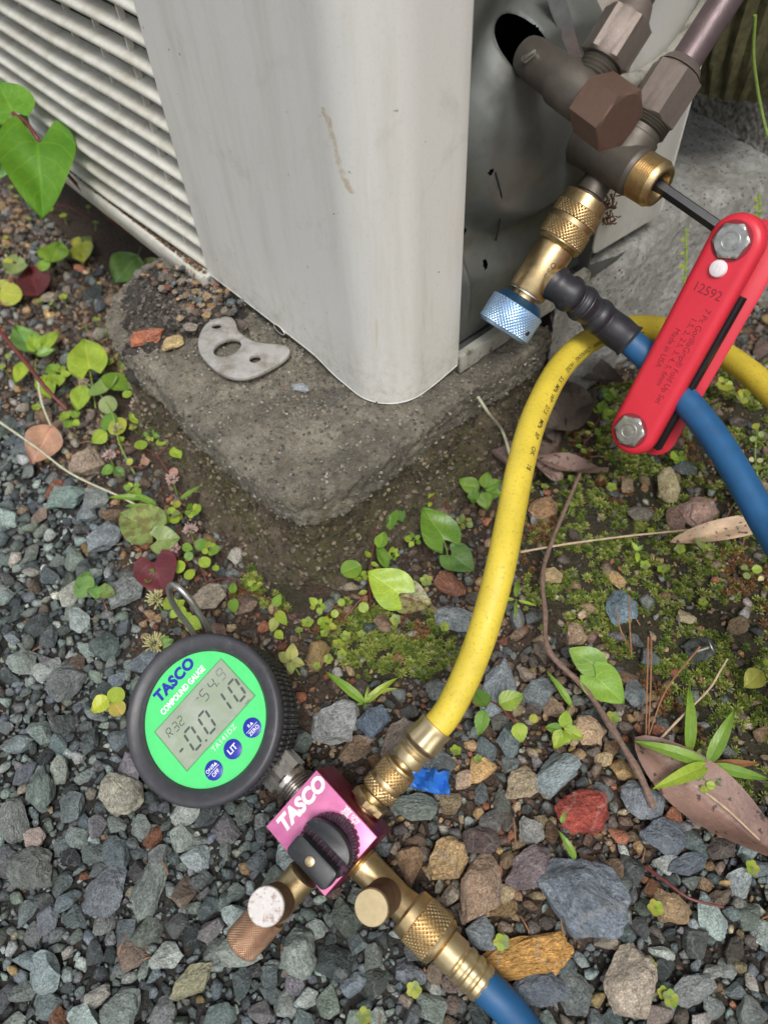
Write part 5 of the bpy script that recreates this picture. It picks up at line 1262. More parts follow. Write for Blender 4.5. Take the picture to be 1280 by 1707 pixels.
# ================================================================== MOSS
def moss(name, polys, n, label):
    b = B(); cs = []
    for _ in range(n):
        pl = random.choice(polys); mn, mx = pl.min(0), pl.max(0); x, y = random.uniform(mn[0], min(mx[0], .34)), random.uniform(mn[1], mx[1])
        if not inpoly(pl, x, y) or blocked(x, y): continue
        d = mnoise.noise(Vector((x*45, y*45, 0)))+.5*mnoise.noise(Vector((x*120, y*120, 3)))
        if d < random.uniform(-.42, .12): continue
        rust = mnoise.noise(Vector((x*30+9, y*30, 7))) > .22 and random.random() < .7
        base = random.choice([(.14, .19, .03), (.22, .26, .05), (.10, .15, .025), (.28, .32, .08)]) if not rust else (.19, .10, .04)
        c0 = np.array([x, y, gz(x, y)+.0006]); L = random.uniform(.0015, .0038)
        lean = np.array([random.gauss(0, .25), random.gauss(0, .25), 1])
        for ring, (k, el) in enumerate([(8, .25), (6, .75), (3, 1.2)]):
            a0 = random.uniform(0, 6)
            for i in range(k):
                a = a0+2*pi*i/k+random.uniform(-.2, .2); e = el+random.uniform(-.15, .15)
                d_ = nrm(np.array([math.cos(a)*math.cos(e), math.sin(a)*math.cos(e), math.sin(e)])+lean*.12); s = nrm(np.cross(d_, UZ+.01))*L*.13
                l = L*(1-.12*ring); q = c0+np.array([0, 0, .0006*ring])
                b.add([q-s*.6, q+s*.6, q+d_*l*.55+s+[0, 0, -l*.02], q+d_*l, q+d_*l*.55-s], [(0, 1, 2, 4), (2, 3, 4)])
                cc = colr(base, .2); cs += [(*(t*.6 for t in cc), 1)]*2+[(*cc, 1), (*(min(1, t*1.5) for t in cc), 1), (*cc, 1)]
    me = bpy.data.meshes.new(name); me.from_pydata(b.v, [], b.f); ca = me.color_attributes.new('col', 'FLOAT_COLOR', 'POINT'); ca.data.foreach_set('color', np.array(cs, dtype=np.float32).ravel())
    return mk(name, me, M['moss'], sharp=None, kind='stuff', label=label)
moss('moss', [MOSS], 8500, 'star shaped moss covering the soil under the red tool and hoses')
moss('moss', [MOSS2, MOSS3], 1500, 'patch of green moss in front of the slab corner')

# ================================================================== LEAVES AND PLANTS
def leafmesh(kind):
    nt_, ns = 22, 14; vs, fs, uv = [], [], []
    for i in range(nt_+1):
        t = i/nt_
        for j in range(ns+1):
            s = j/ns*2-1; a = abs(s)
            if kind == 'heart': w = .50*math.sin(pi*((t+.10)/1.10)**.60)**.85; y = t-.30*math.sin(min(1, a*1.25)*pi/2)**1.6*(1-t)**2.6*(1-.35*max(0, a-.7)/.3); z = .09*a-.16*t*t+.02*math.sin(9*t+3*s)
            elif kind == 'ovate': w = .36*math.sin(pi*t**.75)**.9; y = t; z = .10*a-.14*t*t+.015*math.sin(11*t+4*s)
            elif kind == 'mint': w = .38*math.sin(pi*(t*.97+.01)**.68)**.85*(1+.07*((t*9) % 1-.5)); y = t; z = .09*a-.12*t*t+.03*math.cos(2*pi*(t-.4*a)*5)*a*.6
            elif kind == 'round': w = .46*math.sin(pi*t)**.55; y = t; z = .05*a-.06*t*t
            elif kind == 'lance': w = .085*math.sin(pi*t**.65)**.8; y = t; z = .035*a+.16*math.sin(pi*t)*.5-.12*t*t
            elif kind == 'blade': w = .045*(1-t**2.2)**.9*(.6+.4*min(1, t*4)); y = t; z = .015*a+.28*math.sin(pi*t*.9)*.6
            elif kind == 'long': w = .15*math.sin(pi*t**.8)**.75; y = t; z = .06*a+.03*math.sin(7*t+2*s)
            if kind in ('heart', 'ovate', 'round', 'mint') and t in (0, 1): w = max(w, .0)
            vs.append((s*w, y, z)); uv.append((j/ns, t))
    for i in range(nt_):
        for j in range(ns): a = i*(ns+1)+j; fs.append((a, a+1, a+ns+2, a+ns+1))
    me = bpy.data.meshes.new('leaf'); me.from_pydata(vs, [], fs); ul = me.uv_layers.new(name='UVMap')
    for lp in me.loops: ul.data[lp.index].uv = uv[lp.vertex_index]
    me.polygons.foreach_set('use_smooth', [True]*len(me.polygons)); return me
LM = {}
for k in ('heart', 'ovate', 'mint', 'round', 'lance', 'blade', 'long'): LM[k] = leafmesh(k); LM[k].materials.append(M['leaf'])
LMD = leafmesh('long'); LMD.materials.append(M['dead']); LM['dead'] = LMD
G1 = (.13, .28, .045); G2 = (.18, .34, .05); G3 = (.09, .20, .05); GY = (.36, .42, .07); GP = (.24, .34, .13); RD = (.14, .035, .045); PK = (.45, .29, .22); LM_ = (.30, .46, .06)
def hz(px, py, h=0.0):
    q = P(px, py, .004); q = P(px, py, gz(q[0], q[1])+.003+h); return q
def leaf(parent, kind, bp, tp_, h0, h1, col, wid=1.0, alpha=1.0, roll=0.0, depth=None, label=None, cup=1.0):
    a = hz(*bp, h0) if depth is None else PD(*bp, depth[0]); c = hz(*tp_, h1) if depth is None else PD(*tp_, depth[1])
    y = c-a; L = np.linalg.norm(y); y /= L; e = nrm(nrm(EYE-a)*.6+UZ*.5+np.array([random.gauss(0, .12), random.gauss(0, .12), 0])); z = nrm(e-y*(e@y)); x = np.cross(y, z)
    if roll: x, z = x*math.cos(roll)+z*math.sin(roll), z*math.cos(roll)-x*math.sin(roll)
    o = bpy.data.objects.new('leaf', LM[kind]); COL.objects.link(o); org = ORG[parent.name]; o.parent = parent
    m3 = Matrix((x*L*wid, y*L, z*L*cup)).transposed(); o.matrix_local = Matrix.Translation(Vector(a-org)) @ m3.to_4x4()
    o.color = (*colr(col, .1), alpha)
    if label: o['label'] = label
    return o
def stem(parent, pts, r=.0005, mat='stem_green', name='stem', hs=None):
    w = [hz(p[0], p[1], p[2] if len(p) > 2 else .002) for p in pts]
    return mk(name, B().tube(spline(w, 8), lambda t: r*(1-.4*t), 8), M[mat], parent)
def plant(name, at, label, cat, group=None): return thing(name, hz(*at), label, cat, group)
# vine at the top left
v = thing('heart_leaf_vine', hz(240, 405), 'vine with a large glossy heart-shaped leaf hanging before the grille', 'vine')
leaf(v, 'heart', (64, 238), (68, 352), 0, 0, (.10, .27, .025), .80, depth=(.44, .42), cup=1.3)
leaf(v, 'heart', (22, 188), (-6, 130), 0, 0, (.11, .28, .03), 1.1, depth=(.445, .45))
leaf(v, 'heart', (18, 205), (2, 300), 0, 0, (.12, .30, .08), .7, depth=(.455, .46), roll=.7)
leaf(v, 'ovate', (66, 236), (36, 205), 0, 0, GP, .5, depth=(.442, .445), roll=.9)
sp_ = [PD(22, 188, .445), PD(45, 205, .442), PD(64, 232, .440), PD(90, 262, .452), PD(118, 296, .475), PD(150, 330, .49), PD(200, 378, .505), hz(250, 408, .004)]
mk('stem', B().tube(spline(sp_), .0011, 10), M['stem_red'], v)
stem(v, [(80, 340, .01), (115, 345, .008), (150, 368, .004)], .0005, 'stem_red')
# plants: (name, root, label, cat, group, stemcolour, leaves[(kind, base, tip, h0, h1, colour, width, alpha)], stems[[(x,y,h)..]])
PL = [
 ('leafy_weed', (84, 470), 'weed with one upright green leaf above a dark red leaf at the far left', 'weed', [('ovate', (86, 442), (98, 400), .012, .016, G2, 1.1, 1), ('ovate', (86, 445), (60, 440), .012, .012, G2, 1.0, 1), ('ovate', (66, 500), (46, 440), .004, .008, RD, .9, 1), ('ovate', (62, 470), (80, 470), .006, .006, RD, 1.2, 1)], [[(84, 485, 0), (82, 460, .006), (86, 440, .012)]]),
 ('leafy_weed', (215, 470), 'weed with broad dull green leaves under the grille beside the soil crust', 'weed', [('ovate', (228, 428), (190, 470), .012, .010, (.13, .25, .08), 1.2, 1), ('ovate', (245, 435), (262, 460), .008, .006, GP, 1.0, 1)], [[(235, 412, .002), (230, 428, .012)]]),
 ('sprout', (15, 495), 'yellow-green leaves cut by the left edge', 'sprout', [('round', (0, 490), (38, 492), .006, .008, GY, .9, 1), ('round', (0, 480), (14, 468), .006, .008, GY, 1, 1)], []),
 ('sprout', (135, 405), 'pale yellow-green four-leaved sprout below the grille', 'sprout', [('ovate', (137, 408), (118, 400), .006, .007, GY, 1, 1), ('ovate', (138, 408), (150, 392), .006, .007, GP, 1, 1), ('ovate', (138, 410), (138, 436), .006, .007, GY, 1, 1), ('ovate', (138, 408), (152, 416), .006, .007, GY, 1, 1)], [[(138, 440, 0), (137, 410, .006)]]),
 ('rosette_weed', (58, 590), 'rosette of long green leaves at the left edge', 'weed', [('ovate', (58, 592), (26, 540), .008, .014, (.16, .32, .09), .9, 1), ('ovate', (60, 592), (54, 555), .008, .012, LM_, .7, 1), ('ovate', (62, 592), (92, 582), .008, .010, (.17, .34, .08), .8, 1), ('ovate', (62, 590), (98, 550), .008, .010, LM_, .6, 1), ('ovate', (45, 605), (24, 638), .008, .008, LM_, .7, 1), ('ovate', (74, 630), (84, 664), .006, .006, LM_, .8, 1)], [[(60, 640, 0), (60, 600, .006)]]),
 ('bright_weed', (150, 640), 'weed with a bright lime folded leaf on the left', 'weed', [('heart', (150, 615), (138, 560), .014, .018, LM_, .8, 1), ('ovate', (148, 608), (170, 598), .012, .012, LM_, 1.2, 1), ('ovate', (140, 605), (134, 628), .01, .008, LM_, .8, 1)], [[(160, 680, 0), (150, 612, .012)]]),
 ('clustered_weed', (190, 660), 'leafy stem with small pink flower heads climbing beside the slab', 'weed', [('round', (190, 652), (205, 622), .012, .014, G2, 1.3, 1), ('round', (178, 655), (168, 632), .012, .014, (.22, .36, .1), 1.2, 1), ('round', (185, 660), (176, 690), .01, .010, GP, 1, 1), ('ovate', (140, 645), (128, 685), .012, .01, LM_, .9, 1), ('ovate', (205, 662), (222, 652), .01, .01, LM_, 1, 1), ('ovate', (218, 690), (238, 708), .01, .008, LM_, 1, 1), ('ovate', (235, 672), (252, 680), .01, .01, G3, 1, 1), ('round', (196, 708), (170, 698), .008, .008, G1, 1, 1), ('ovate', (180, 720), (152, 738), .008, .006, LM_, 1, 1), ('round', (190, 700), (204, 722), .008, .008, GY, 1, 1)], [[(225, 790, 0), (200, 740, .006), (188, 690, .01), (160, 650, .012), (130, 630, .012)]]),
 ('creeping_weed', (270, 760), 'thin dark stem with tiny round leaves close to the slab edge', 'weed', [('round', (262, 720), (252, 706), .008, .008, GY, 1, 1), ('round', (238, 750), (232, 734), .008, .008, LM_, 1, 1), ('round', (275, 742), (266, 730), .008, .008, LM_, 1, 1), ('ovate', (288, 748), (302, 764), .008, .008, LM_, 1, 1), ('round', (240, 762), (244, 776), .006, .006, PK, .9, 1), ('round', (222, 765), (212, 774), .006, .006, GY, .9, 1), ('ovate', (192, 780), (208, 795), .008, .006, G3, 1.1, 1), ('ovate', (190, 778), (168, 790), .008, .006, G1, 1, 1), ('ovate', (290, 780), (290, 798), .005, .005, PK, 1, 1)], [[(290, 800, 0), (262, 760, .005), (235, 745, .006)], [(262, 760, .005), (285, 738, .007)], [(240, 780, .003), (205, 776, .006)]]),
 ('spotted_heart_plant', (270, 925), 'plant with two big wine-spotted heart leaves and one dark red leaf behind the gauge', 'plant', [('heart', (252, 882), (198, 852), .014, .016, (.20, .29, .10), 1.05, .55), ('heart', (262, 900), (300, 896), .014, .014, (.20, .31, .09), 1.3, .9), ('heart', (258, 938), (272, 992), .012, .010, RD, 1.15, 1), ('ovate', (278, 920), (300, 928), .010, .010, RD, 1, 1)], [[(300, 965, 0), (285, 925, .006), (262, 888, .013)]]),
 ('flowering_creeper', (330, 950), 'creeper of small round leaves and dry pink flower heads behind the gauge', 'creeper', [('round', (295, 935), (302, 955), .010, .010, LM_, 1, 1), ('round', (315, 950), (318, 966), .008, .008, LM_, 1, 1), ('round', (335, 930), (348, 945), .008, .008, LM_, 1, 1), ('round', (322, 922), (308, 932), .010, .010, G1, 1, 1), ('round', (330, 918), (340, 898), .010, .010, G1, 1, 1), ('round', (358, 942), (362, 952), .006, .006, LM_, 1, 1), ('ovate', (300, 846), (290, 834), .008, .008, GY, 1, 1), ('ovate', (302, 856), (290, 872), .008, .008, GY, 1, 1), ('ovate', (305, 910), (322, 916), .010, .010, G2, 1, 1)], [[(345, 970, 0), (330, 935, .006), (300, 900, .008), (298, 850, .006)], [(345, 970, 0), (380, 965, .004), (410, 985, .003)], [(400, 985, .003), (440, 995, .004), (490, 1030, .004), (520, 1055, .003)]]),
 ('tiny_heart_seedlings', (160, 985), 'three tiny heart leaves lying over grey stones left of the gauge', 'seedling', [('heart', (146, 982), (124, 966), .012, .013, (.15, .30, .09), 1.3, 1), ('heart', (165, 978), (160, 998), .010, .010, (.15, .30, .08), 1.5, 1), ('heart', (174, 986), (192, 990), .010, .010, (.16, .26, .07), 1.3, .6), ('heart', (140, 975), (148, 950), .012, .012, (.15, .30, .09), .9, 1)], [[(160, 1000, 0), (168, 985, .008)]]),
 ('yellow_seedling', (185, 1165), 'seedling with three glossy yellow-green leaves in the left gravel', 'seedling', [('ovate', (182, 1162), (152, 1188), .012, .011, (.40, .50, .05), 1.15, 1), ('round', (186, 1172), (202, 1146), .013, .013, (.32, .46, .06), 1.1, 1), ('round', (188, 1170), (204, 1192), .012, .010, (.45, .42, .10), 1, .9)], [[(184, 1180, 0), (184, 1163, .010)]]),
 ('mint_like_seedling', (480, 1100), 'mint-like seedling with crinkled pale leaves right of the gauge top', 'seedling', [('mint', (486, 1100), (488, 1072), .010, .012, (.36, .42, .14), 1, 1), ('mint', (484, 1102), (464, 1088), .010, .010, (.36, .42, .14), 1, 1), ('mint', (486, 1102), (508, 1108), .010, .010, (.33, .40, .12), 1, 1), ('mint', (484, 1104), (486, 1124), .010, .010, (.32, .40, .13), 1, 1)], [[(500, 1125, 0), (485, 1102, .009)]]),
 ('serrated_creeper', (460, 1040), 'short creeper with four serrated leaves above the gauge', 'creeper', [('mint', (458, 1010), (468, 990), .008, .010, G2, .9, 1), ('mint', (462, 1020), (478, 1042), .008, .008, LM_, .8, 1), ('mint', (460, 1030), (452, 1054), .008, .008, (.36, .44, .12), .9, 1), ('ovate', (460, 1052), (472, 1066), .006, .006, LM_, 1, 1), ('mint', (388, 990), (390, 970), .008, .008, G2, .8, 1), ('mint', (388, 1000), (392, 1022), .008, .008, G2, .9, 1)], [[(470, 1075, 0), (458, 1040, .005), (458, 1005, .008)]]),
 ('grass_sprout', (605, 1172), 'small grass sprout with four blades in front of the quartz rock', 'grass', [('lance', (608, 1172), (542, 1118), .008, .014, G2, 1.1, 1), ('lance', (610, 1172), (662, 1128), .008, .012, LM_, 1.2, 1), ('lance', (610, 1172), (614, 1142), .008, .012, LM_, 1.2, 1), ('lance', (606, 1172), (590, 1176), .006, .006, G2, 1.3, 1), ('lance', (612, 1160), (664, 1146), .010, .010, (.35, .45, .1), .9, 1)], [[(610, 1180, 0), (608, 1168, .006)]]),
 ('heart_leaf_sprout', (640, 1000), 'sprout with a bright heart leaf and a red-spotted one before the slab', 'sprout', [('heart', (665, 990), (614, 951), .016, .018, LM_, 1.1, 1), ('heart', (668, 992), (720, 1006), .014, .012, (.24, .27, .12), 1.15, .25), ('round', (602, 943), (568, 955), .012, .013, G2, 1, 1), ('ovate', (645, 950), (628, 900), .012, .014, G1, .5, 1), ('ovate', (630, 915), (642, 885), .014, .016, G2, .9, 1), ('ovate', (618, 930), (608, 918), .012, .012, LM_, .7, 1), ('ovate', (618, 938), (632, 944), .012, .012, LM_, .7, 1), ('ovate', (612, 986), (596, 990), .008, .008, GY, .7, 1), ('round', (572, 1010), (566, 998), .006, .007, LM_, 1, 1), ('round', (600, 1005), (612, 1020), .006, .006, LM_, 1, 1), ('round', (560, 1016), (556, 1030), .006, .006, LM_, 1, 1)], [[(618, 1015, 0), (616, 960, .010), (624, 900, .014), (628, 880, .016)], [(575, 1030, 0), (600, 1000, .003), (610, 985, .005)]]),
 ('twin_heart_sprout', (745, 930), 'sprout with two hearts, one pointing up and one down, beside the yellow hose', 'sprout', [('heart', (740, 900), (706, 843), .016, .018, G1, 1.0, 1), ('heart', (752, 925), (790, 950), .014, .014, (.12, .26, .07), 1.2, 1)], [[(748, 945, 0), (744, 915, .010), (738, 898, .015)]]),
 ('six_leaf_rosette', (802, 817), 'rosette of six oval leaves touching the yellow hose', 'rosette', [('ovate', (798, 817), (764, 798), .012, .014, G2, 1, 1), ('ovate', (806, 814), (814, 786), .012, .014, G2, 1.1, 1), ('ovate', (808, 818), (838, 824), .012, .012, (.16, .34, .05), 1.1, 1), ('ovate', (806, 816), (836, 800), .011, .012, G2, .9, 1), ('ovate', (804, 820), (812, 850), .012, .010, G2, 1.2, 1), ('ovate', (798, 820), (778, 830), .012, .010, G1, 1.2, 1)], [[(802, 835, 0), (802, 818, .010)]]),
 ('drooping_three_leaf_sprout', (640, 850), 'three drooping serrated leaves tucked under the slab edge', 'sprout', [('mint', (634, 846), (638, 880), .016, .012, G1, .9, 1), ('mint', (652, 846), (650, 884), .016, .012, G1, .9, 1), ('mint', (660, 848), (672, 870), .014, .012, G3, 1.1, 1)], [[(645, 800, .012), (645, 846, .016)]]),
 ('tall_sedum_sprig', (725, 820), 'upright sprig of tiny fleshy leaves on a red stem before the slab', 'sprig', [('ovate', (732, 792), (716, 798), .016, .016, G2, .8, 1), ('ovate', (732, 784), (744, 778), .016, .018, G2, .8, 1), ('ovate', (728, 780), (718, 768), .018, .018, LM_, .8, 1), ('ovate', (726, 770), (722, 756), .018, .018, G2, .8, 1), ('ovate', (730, 798), (738, 806), .014, .014, LM_, .8, 1), ('ovate', (722, 820), (714, 830), .012, .012, LM_, .8, 1), ('ovate', (724, 815), (730, 824), .012, .012, LM_, .8, 1), ('ovate', (718, 838), (714, 846), .010, .010, LM_, .8, 1), ('ovate', (728, 788), (724, 804), .016, .016, LM_, .8, 1), ('ovate', (734, 770), (740, 762), .018, .018, G1, .8, 1)], [[(748, 855, 0), (738, 815, .010), (728, 780, .016), (722, 760, .018)], [(712, 880, 0), (716, 845, .008), (726, 812, .012)]]),
 ('heart_pair', (1000, 1125), 'pair of smooth pale green heart leaves right of the twig', 'plant', [('heart', (992, 1110), (948, 1080), .012, .014, (.22, .40, .09), 1.0, 1), ('heart', (992, 1128), (1040, 1172), .012, .012, (.22, .42, .07), 1.05, 1)], [[(1000, 1140, 0), (990, 1118, .010)]]),
 ('purple_stem_mint', (838, 1185), 'mint seedling with five leaves on a purple stem under the yellow hose', 'seedling', [('mint', (832, 1174), (872, 1158), .014, .016, (.24, .38, .06), 1.05, 1), ('mint', (812, 1178), (790, 1148), .014, .012, G1, .9, 1), ('mint', (806, 1184), (798, 1226), .014, .010, G1, .8, 1), ('mint', (862, 1205), (870, 1238), .012, .008, (.28, .42, .06), 1.1, 1), ('round', (890, 1190), (888, 1206), .006, .006, GY, 1, 1)], [[(855, 1195, 0), (820, 1170, .012), (808, 1180, .013)], [(835, 1180, .010), (862, 1208, .011)]]),
 ('mint_rosette', (938, 1215), 'bright rosette of crinkled mint leaves left of the twig', 'rosette', [('mint', (940, 1214), (944, 1184), .012, .014, LM_, 1, 1), ('mint', (940, 1216), (972, 1230), .012, .012, LM_, 1, 1), ('mint', (936, 1216), (908, 1212), .012, .010, G1, .9, 1), ('mint', (938, 1218), (924, 1248), .012, .010, LM_, 1, 1), ('mint', (940, 1220), (948, 1240), .012, .011, (.32, .5, .08), 1.2, 1)], [[(940, 1235, 0), (940, 1216, .010)]]),
 ('dewy_grass_rosette', (1180, 1275), 'large rosette of wet lance-shaped leaves beside the big dead leaf', 'grass', [('lance', (1180, 1272), (1225, 1182), .010, .022, G2, 1.35, 1), ('lance', (1178, 1276), (1090, 1314), .010, .016, LM_, 1.3, 1), ('lance', (1176, 1274), (1058, 1234), .010, .014, G2, 1.1, 1), ('lance', (1184, 1276), (1285, 1300), .010, .012, G2, 1.2, 1), ('lance', (1182, 1278), (1212, 1318), .010, .010, G2, 1.6, 1), ('lance', (1182, 1274), (1270, 1272), .008, .006, (.32, .16, .08), .9, 1)], []),
 ('upright_grass_blade', (1146, 1255), 'single pale upright blade above the dewy rosette', 'grass', [('lance', (1147, 1256), (1150, 1140), .004, .016, G2, 1.0, 1)], []),
 ('round_leaf_sprout', (1168, 1305), 'tiny sprout of round leaves between the dewy rosette and the dead leaf', 'sprout', [('round', (1168, 1300), (1160, 1290), .010, .010, GP, 1, 1), ('round', (1172, 1300), (1186, 1292), .010, .010, GP, 1, 1), ('round', (1176, 1306), (1192, 1312), .010, .010, LM_, 1, 1), ('round', (1170, 1310), (1176, 1322), .010, .010, LM_, 1, 1), ('round', (1164, 1262), (1172, 1250), .008, .008, GP, 1, 1), ('round', (1160, 1275), (1152, 1284), .008, .008, GP, 1, 1)], []),
 ('pale_leaf_sprout', (1268, 1120), 'pale yellow-green leaf on a short stem at the right edge', 'sprout', [('ovate', (1268, 1120), (1240, 1146), .010, .010, (.4, .46, .10), 1.1, 1), ('ovate', (1274, 1112), (1286, 1100), .010, .010, LM_, 1, 1)], [[(1285, 1090, .004), (1268, 1120, .009)]]),
 ('curled_grass_blade', (935, 1400), 'short curled green blade over the red rock', 'grass', [('lance', (935, 1372), (942, 1352), .012, .014, G2, 2.4, 1), ('lance', (958, 1432), (932, 1385), .008, .013, G2, 1.5, 1)], []),
 ('thin_grass_blade', (948, 1178), 'thin blade lying across stones left of the twig', 'grass', [('lance', (952, 1178), (912, 1118), .006, .012, G2, 1.0, 1)], []),
 ('sedum_sprig', (975, 760), 'leafy green sprig leaning towards the red tool', 'sprig', [('ovate', (1000, 690), (1008, 668), .014, .016, G2, .8, 1), ('ovate', (1004, 692), (1024, 684), .014, .014, LM_, .7, 1), ('ovate', (1004, 694), (1016, 702), .014, .014, G2, .8, 1), ('ovate', (998, 690), (990, 674), .014, .016, LM_, .8, 1), ('ovate', (990, 712), (978, 702), .012, .012, LM_, .7, 1), ('ovate', (992, 714), (1000, 728), .012, .012, G2, .7, 1), ('ovate', (984, 724), (974, 718), .010, .010, LM_, .9, 1), ('ovate', (970, 745), (958, 742), .008, .008, G2, .8, 1), ('ovate', (968, 748), (978, 756), .008, .008, LM_, .8, 1)], [[(962, 760, 0), (980, 730, .008), (1000, 695, .014)]]),
 ('young_seedling', (1060, 925), 'tiny narrow-leaved seedling in the moss under the dry straw', 'seedling', [('lance', (1062, 918), (1052, 902), .006, .008, LM_, 2.4, 1), ('lance', (1062, 922), (1062, 938), .006, .006, LM_, 2.4, 1), ('lance', (1062, 918), (1072, 908), .006, .008, G2, 2.4, 1)], []),
 ('pale_sprout', (1255, 950), 'pale round-leaved sprout in the moss at the right edge', 'sprout', [('round', (1244, 950), (1236, 942), .006, .006, GP, 1, 1), ('round', (1252, 950), (1270, 948), .008, .008, LM_, 1, 1), ('round', (1248, 956), (1240, 964), .006, .006, GP, 1, 1), ('ovate', (1272, 962), (1262, 968), .006, .006, (.6, .6, .3), 1, 1)], []),
 ('pale_sprig', (1262, 730), 'pale sprig of tiny leaves right of the blue hose', 'sprig', [('round', (1258, 735), (1250, 728), .008, .009, GP, 1, 1), ('round', (1264, 728), (1272, 720), .008, .009, GP, 1, 1), ('round', (1262, 715), (1256, 706), .009, .009, GY, 1, 1), ('round', (1262, 765), (1270, 770), .006, .007, (.5, .55, .3), 1, 1), ('round', (1256, 768), (1248, 764), .006, .007, (.5, .55, .3), 1, 1), ('round', (1258, 790), (1252, 798), .005, .005, GY, 1, 1)], [[(1262, 800, 0), (1258, 750, .006), (1264, 705, .009)]]),
]
random.seed(31)
def auto(name, at, lab, kinds, n, size, cols, h=.010, cat='weed'):
    lv = []
    a0 = random.uniform(0, 6)
    for i in range(n):
        a = a0+2*pi*i/n*1.0+random.uniform(-.3, .3); s = size*random.uniform(.7, 1.15)
        b0 = (at[0]+3*math.cos(a), at[1]+3*math.sin(a)); lv.append((random.choice(kinds), b0, (b0[0]+s*math.cos(a), b0[1]+s*math.sin(a)*.85), h, h+random.uniform(-.003, .004), random.choice(cols), random.uniform(.85, 1.15), 1))
    return (name, at, lab, cat, lv, [[(at[0], at[1]+6, 0), (at[0], at[1], h-.001)]])
PL += [auto('small_weed', (98, 625), 'small weed with five bright leaves right of the rosette at the left edge', ['ovate'], 5, 22, [LM_, G2]),
 auto('small_weed', (232, 640), 'small round-leaved weed touching the left side of the slab', ['round'], 5, 15, [G2, GP]),
 auto('small_weed', (262, 690), 'small weed on the slab side between two pink flower heads', ['round', 'ovate'], 5, 14, [LM_, GY]),
 auto('small_weed', (215, 560), 'yellowish weed just left of the soil crust', ['round'], 6, 14, [GY, LM_]),
 auto('small_weed', (120, 700), 'small weed above the dirty brown block', ['ovate'], 4, 18, [G2, LM_]),
 auto('small_weed', (25, 440), 'yellow-green weed between the grille and the left edge', ['round', 'ovate'], 5, 18, [GY, GP]),
 auto('small_weed', (320, 850), 'small-leaved weed above the flower head near the slab corner', ['round'], 5, 13, [LM_, G2]),
 auto('small_weed', (530, 1010), 'small crinkled weed right of the serrated creeper', ['mint'], 5, 16, [GY, LM_]),
 auto('small_weed', (690, 900), 'small weed left of the upward pointing heart leaf', ['ovate'], 5, 14, [LM_, G1]),
 auto('small_weed', (775, 870), 'tiny-leaved weed between the twin hearts and the oval rosette', ['round'], 5, 12, [GY, GP]),
 auto('small_weed', (1015, 655), 'small dark green weed below the ledge left of the red tool', ['ovate'], 5, 13, [G1, G2]),
 auto('small_weed', (1130, 760), 'small weed in the moss between red tool and blue hose', ['ovate'], 5, 12, [G2, LM_]),
 auto('small_weed', (1240, 660), 'pale weed in the crook of yellow and blue hoses', ['round'], 6, 12, [GP, GY]),
 auto('small_weed', (860, 1000), 'narrow-leaved weed beside the right edge of the yellow hose', ['lance'], 4, 42, [G2, LM_], .012, 'weed'),
 auto('small_weed', (165, 600), 'bright small weed above the clustered weed', ['ovate', 'mint'], 6, 17, [LM_, GY]),
 auto('small_weed', (215, 605), 'crinkled small weed just left of the slab below the orange chip', ['mint'], 6, 15, [G2, LM_]),
 auto('small_weed', (252, 725), 'tiny dark-stemmed weed hugging the left face of the slab', ['round', 'ovate'], 6, 12, [LM_, G1]),
 auto('small_weed', (222, 815), 'small weed just above the narrow green blades', ['ovate'], 5, 15, [G2, LM_]),
 auto('small_weed', (285, 860), 'small crinkled weed between spotted heart leaf and slab bedding', ['mint', 'round'], 6, 13, [LM_, GP]),
 auto('small_weed', (350, 915), 'small round-leaved weed right of the creeper behind the gauge', ['round'], 6, 12, [LM_, G2]),
 auto('small_weed', (250, 960), 'small green weed peeping from behind the dark red leaf', ['ovate'], 5, 14, [G2, G1]),
 auto('small_weed', (425, 975), 'tiny weed in the soil straight below the slab corner', ['round'], 5, 9, [GY, LM_]),
 auto('small_weed', (545, 1040), 'crinkled weed at the left edge of the moss patch', ['mint', 'round'], 6, 14, [GY, LM_]),
 auto('small_weed', (600, 960), 'small weed touching the round leaf in front of the slab', ['round', 'ovate'], 5, 11, [LM_, GY]),
 auto('small_weed', (655, 925), 'slender small weed between slab corner and bright heart leaf', ['ovate'], 6, 12, [LM_, G2]),
 auto('small_weed', (700, 780), 'dark small weed under the slab edge left of the sedum sprig', ['ovate', 'lance'], 6, 13, [G1, G3]),
 auto('small_weed', (760, 740), 'small reddish-based weed close under the slab right side', ['ovate'], 4, 11, [G2, PK]),
 auto('small_weed', (1175, 905), 'small weed beside the blue hose at the bamboo blade', ['round'], 5, 11, [GP, LM_]),
 auto('small_weed', (1205, 640), 'bright small weed just under the yellow hose at the right', ['ovate', 'round'], 6, 13, [LM_, GY]),
 auto('small_weed', (1100, 700), 'light green weed right beside the bottom of the red tool', ['ovate', 'round'], 5, 14, [LM_, GP])]
for name, at, lab, cat, lv, st in PL:
    p_ = plant(name, at, lab, cat)
    for kind, bp, tp_, h0, h1, c, w, al in lv: leaf(p_, kind, bp, tp_, h0, h1, c, w, al)
    if not st: st = [[(at[0], at[1]+4, -.002), (at[0], at[1], .003), (lv[0][1][0], lv[0][1][1], lv[0][3])]]
    for s_i in st: stem(p_, s_i, .0005, 'stem_red' if 'red' in lab or 'purple' in lab or 'creeper' in name or 'spotted' in lab or 'dark' in lab else 'stem_green')
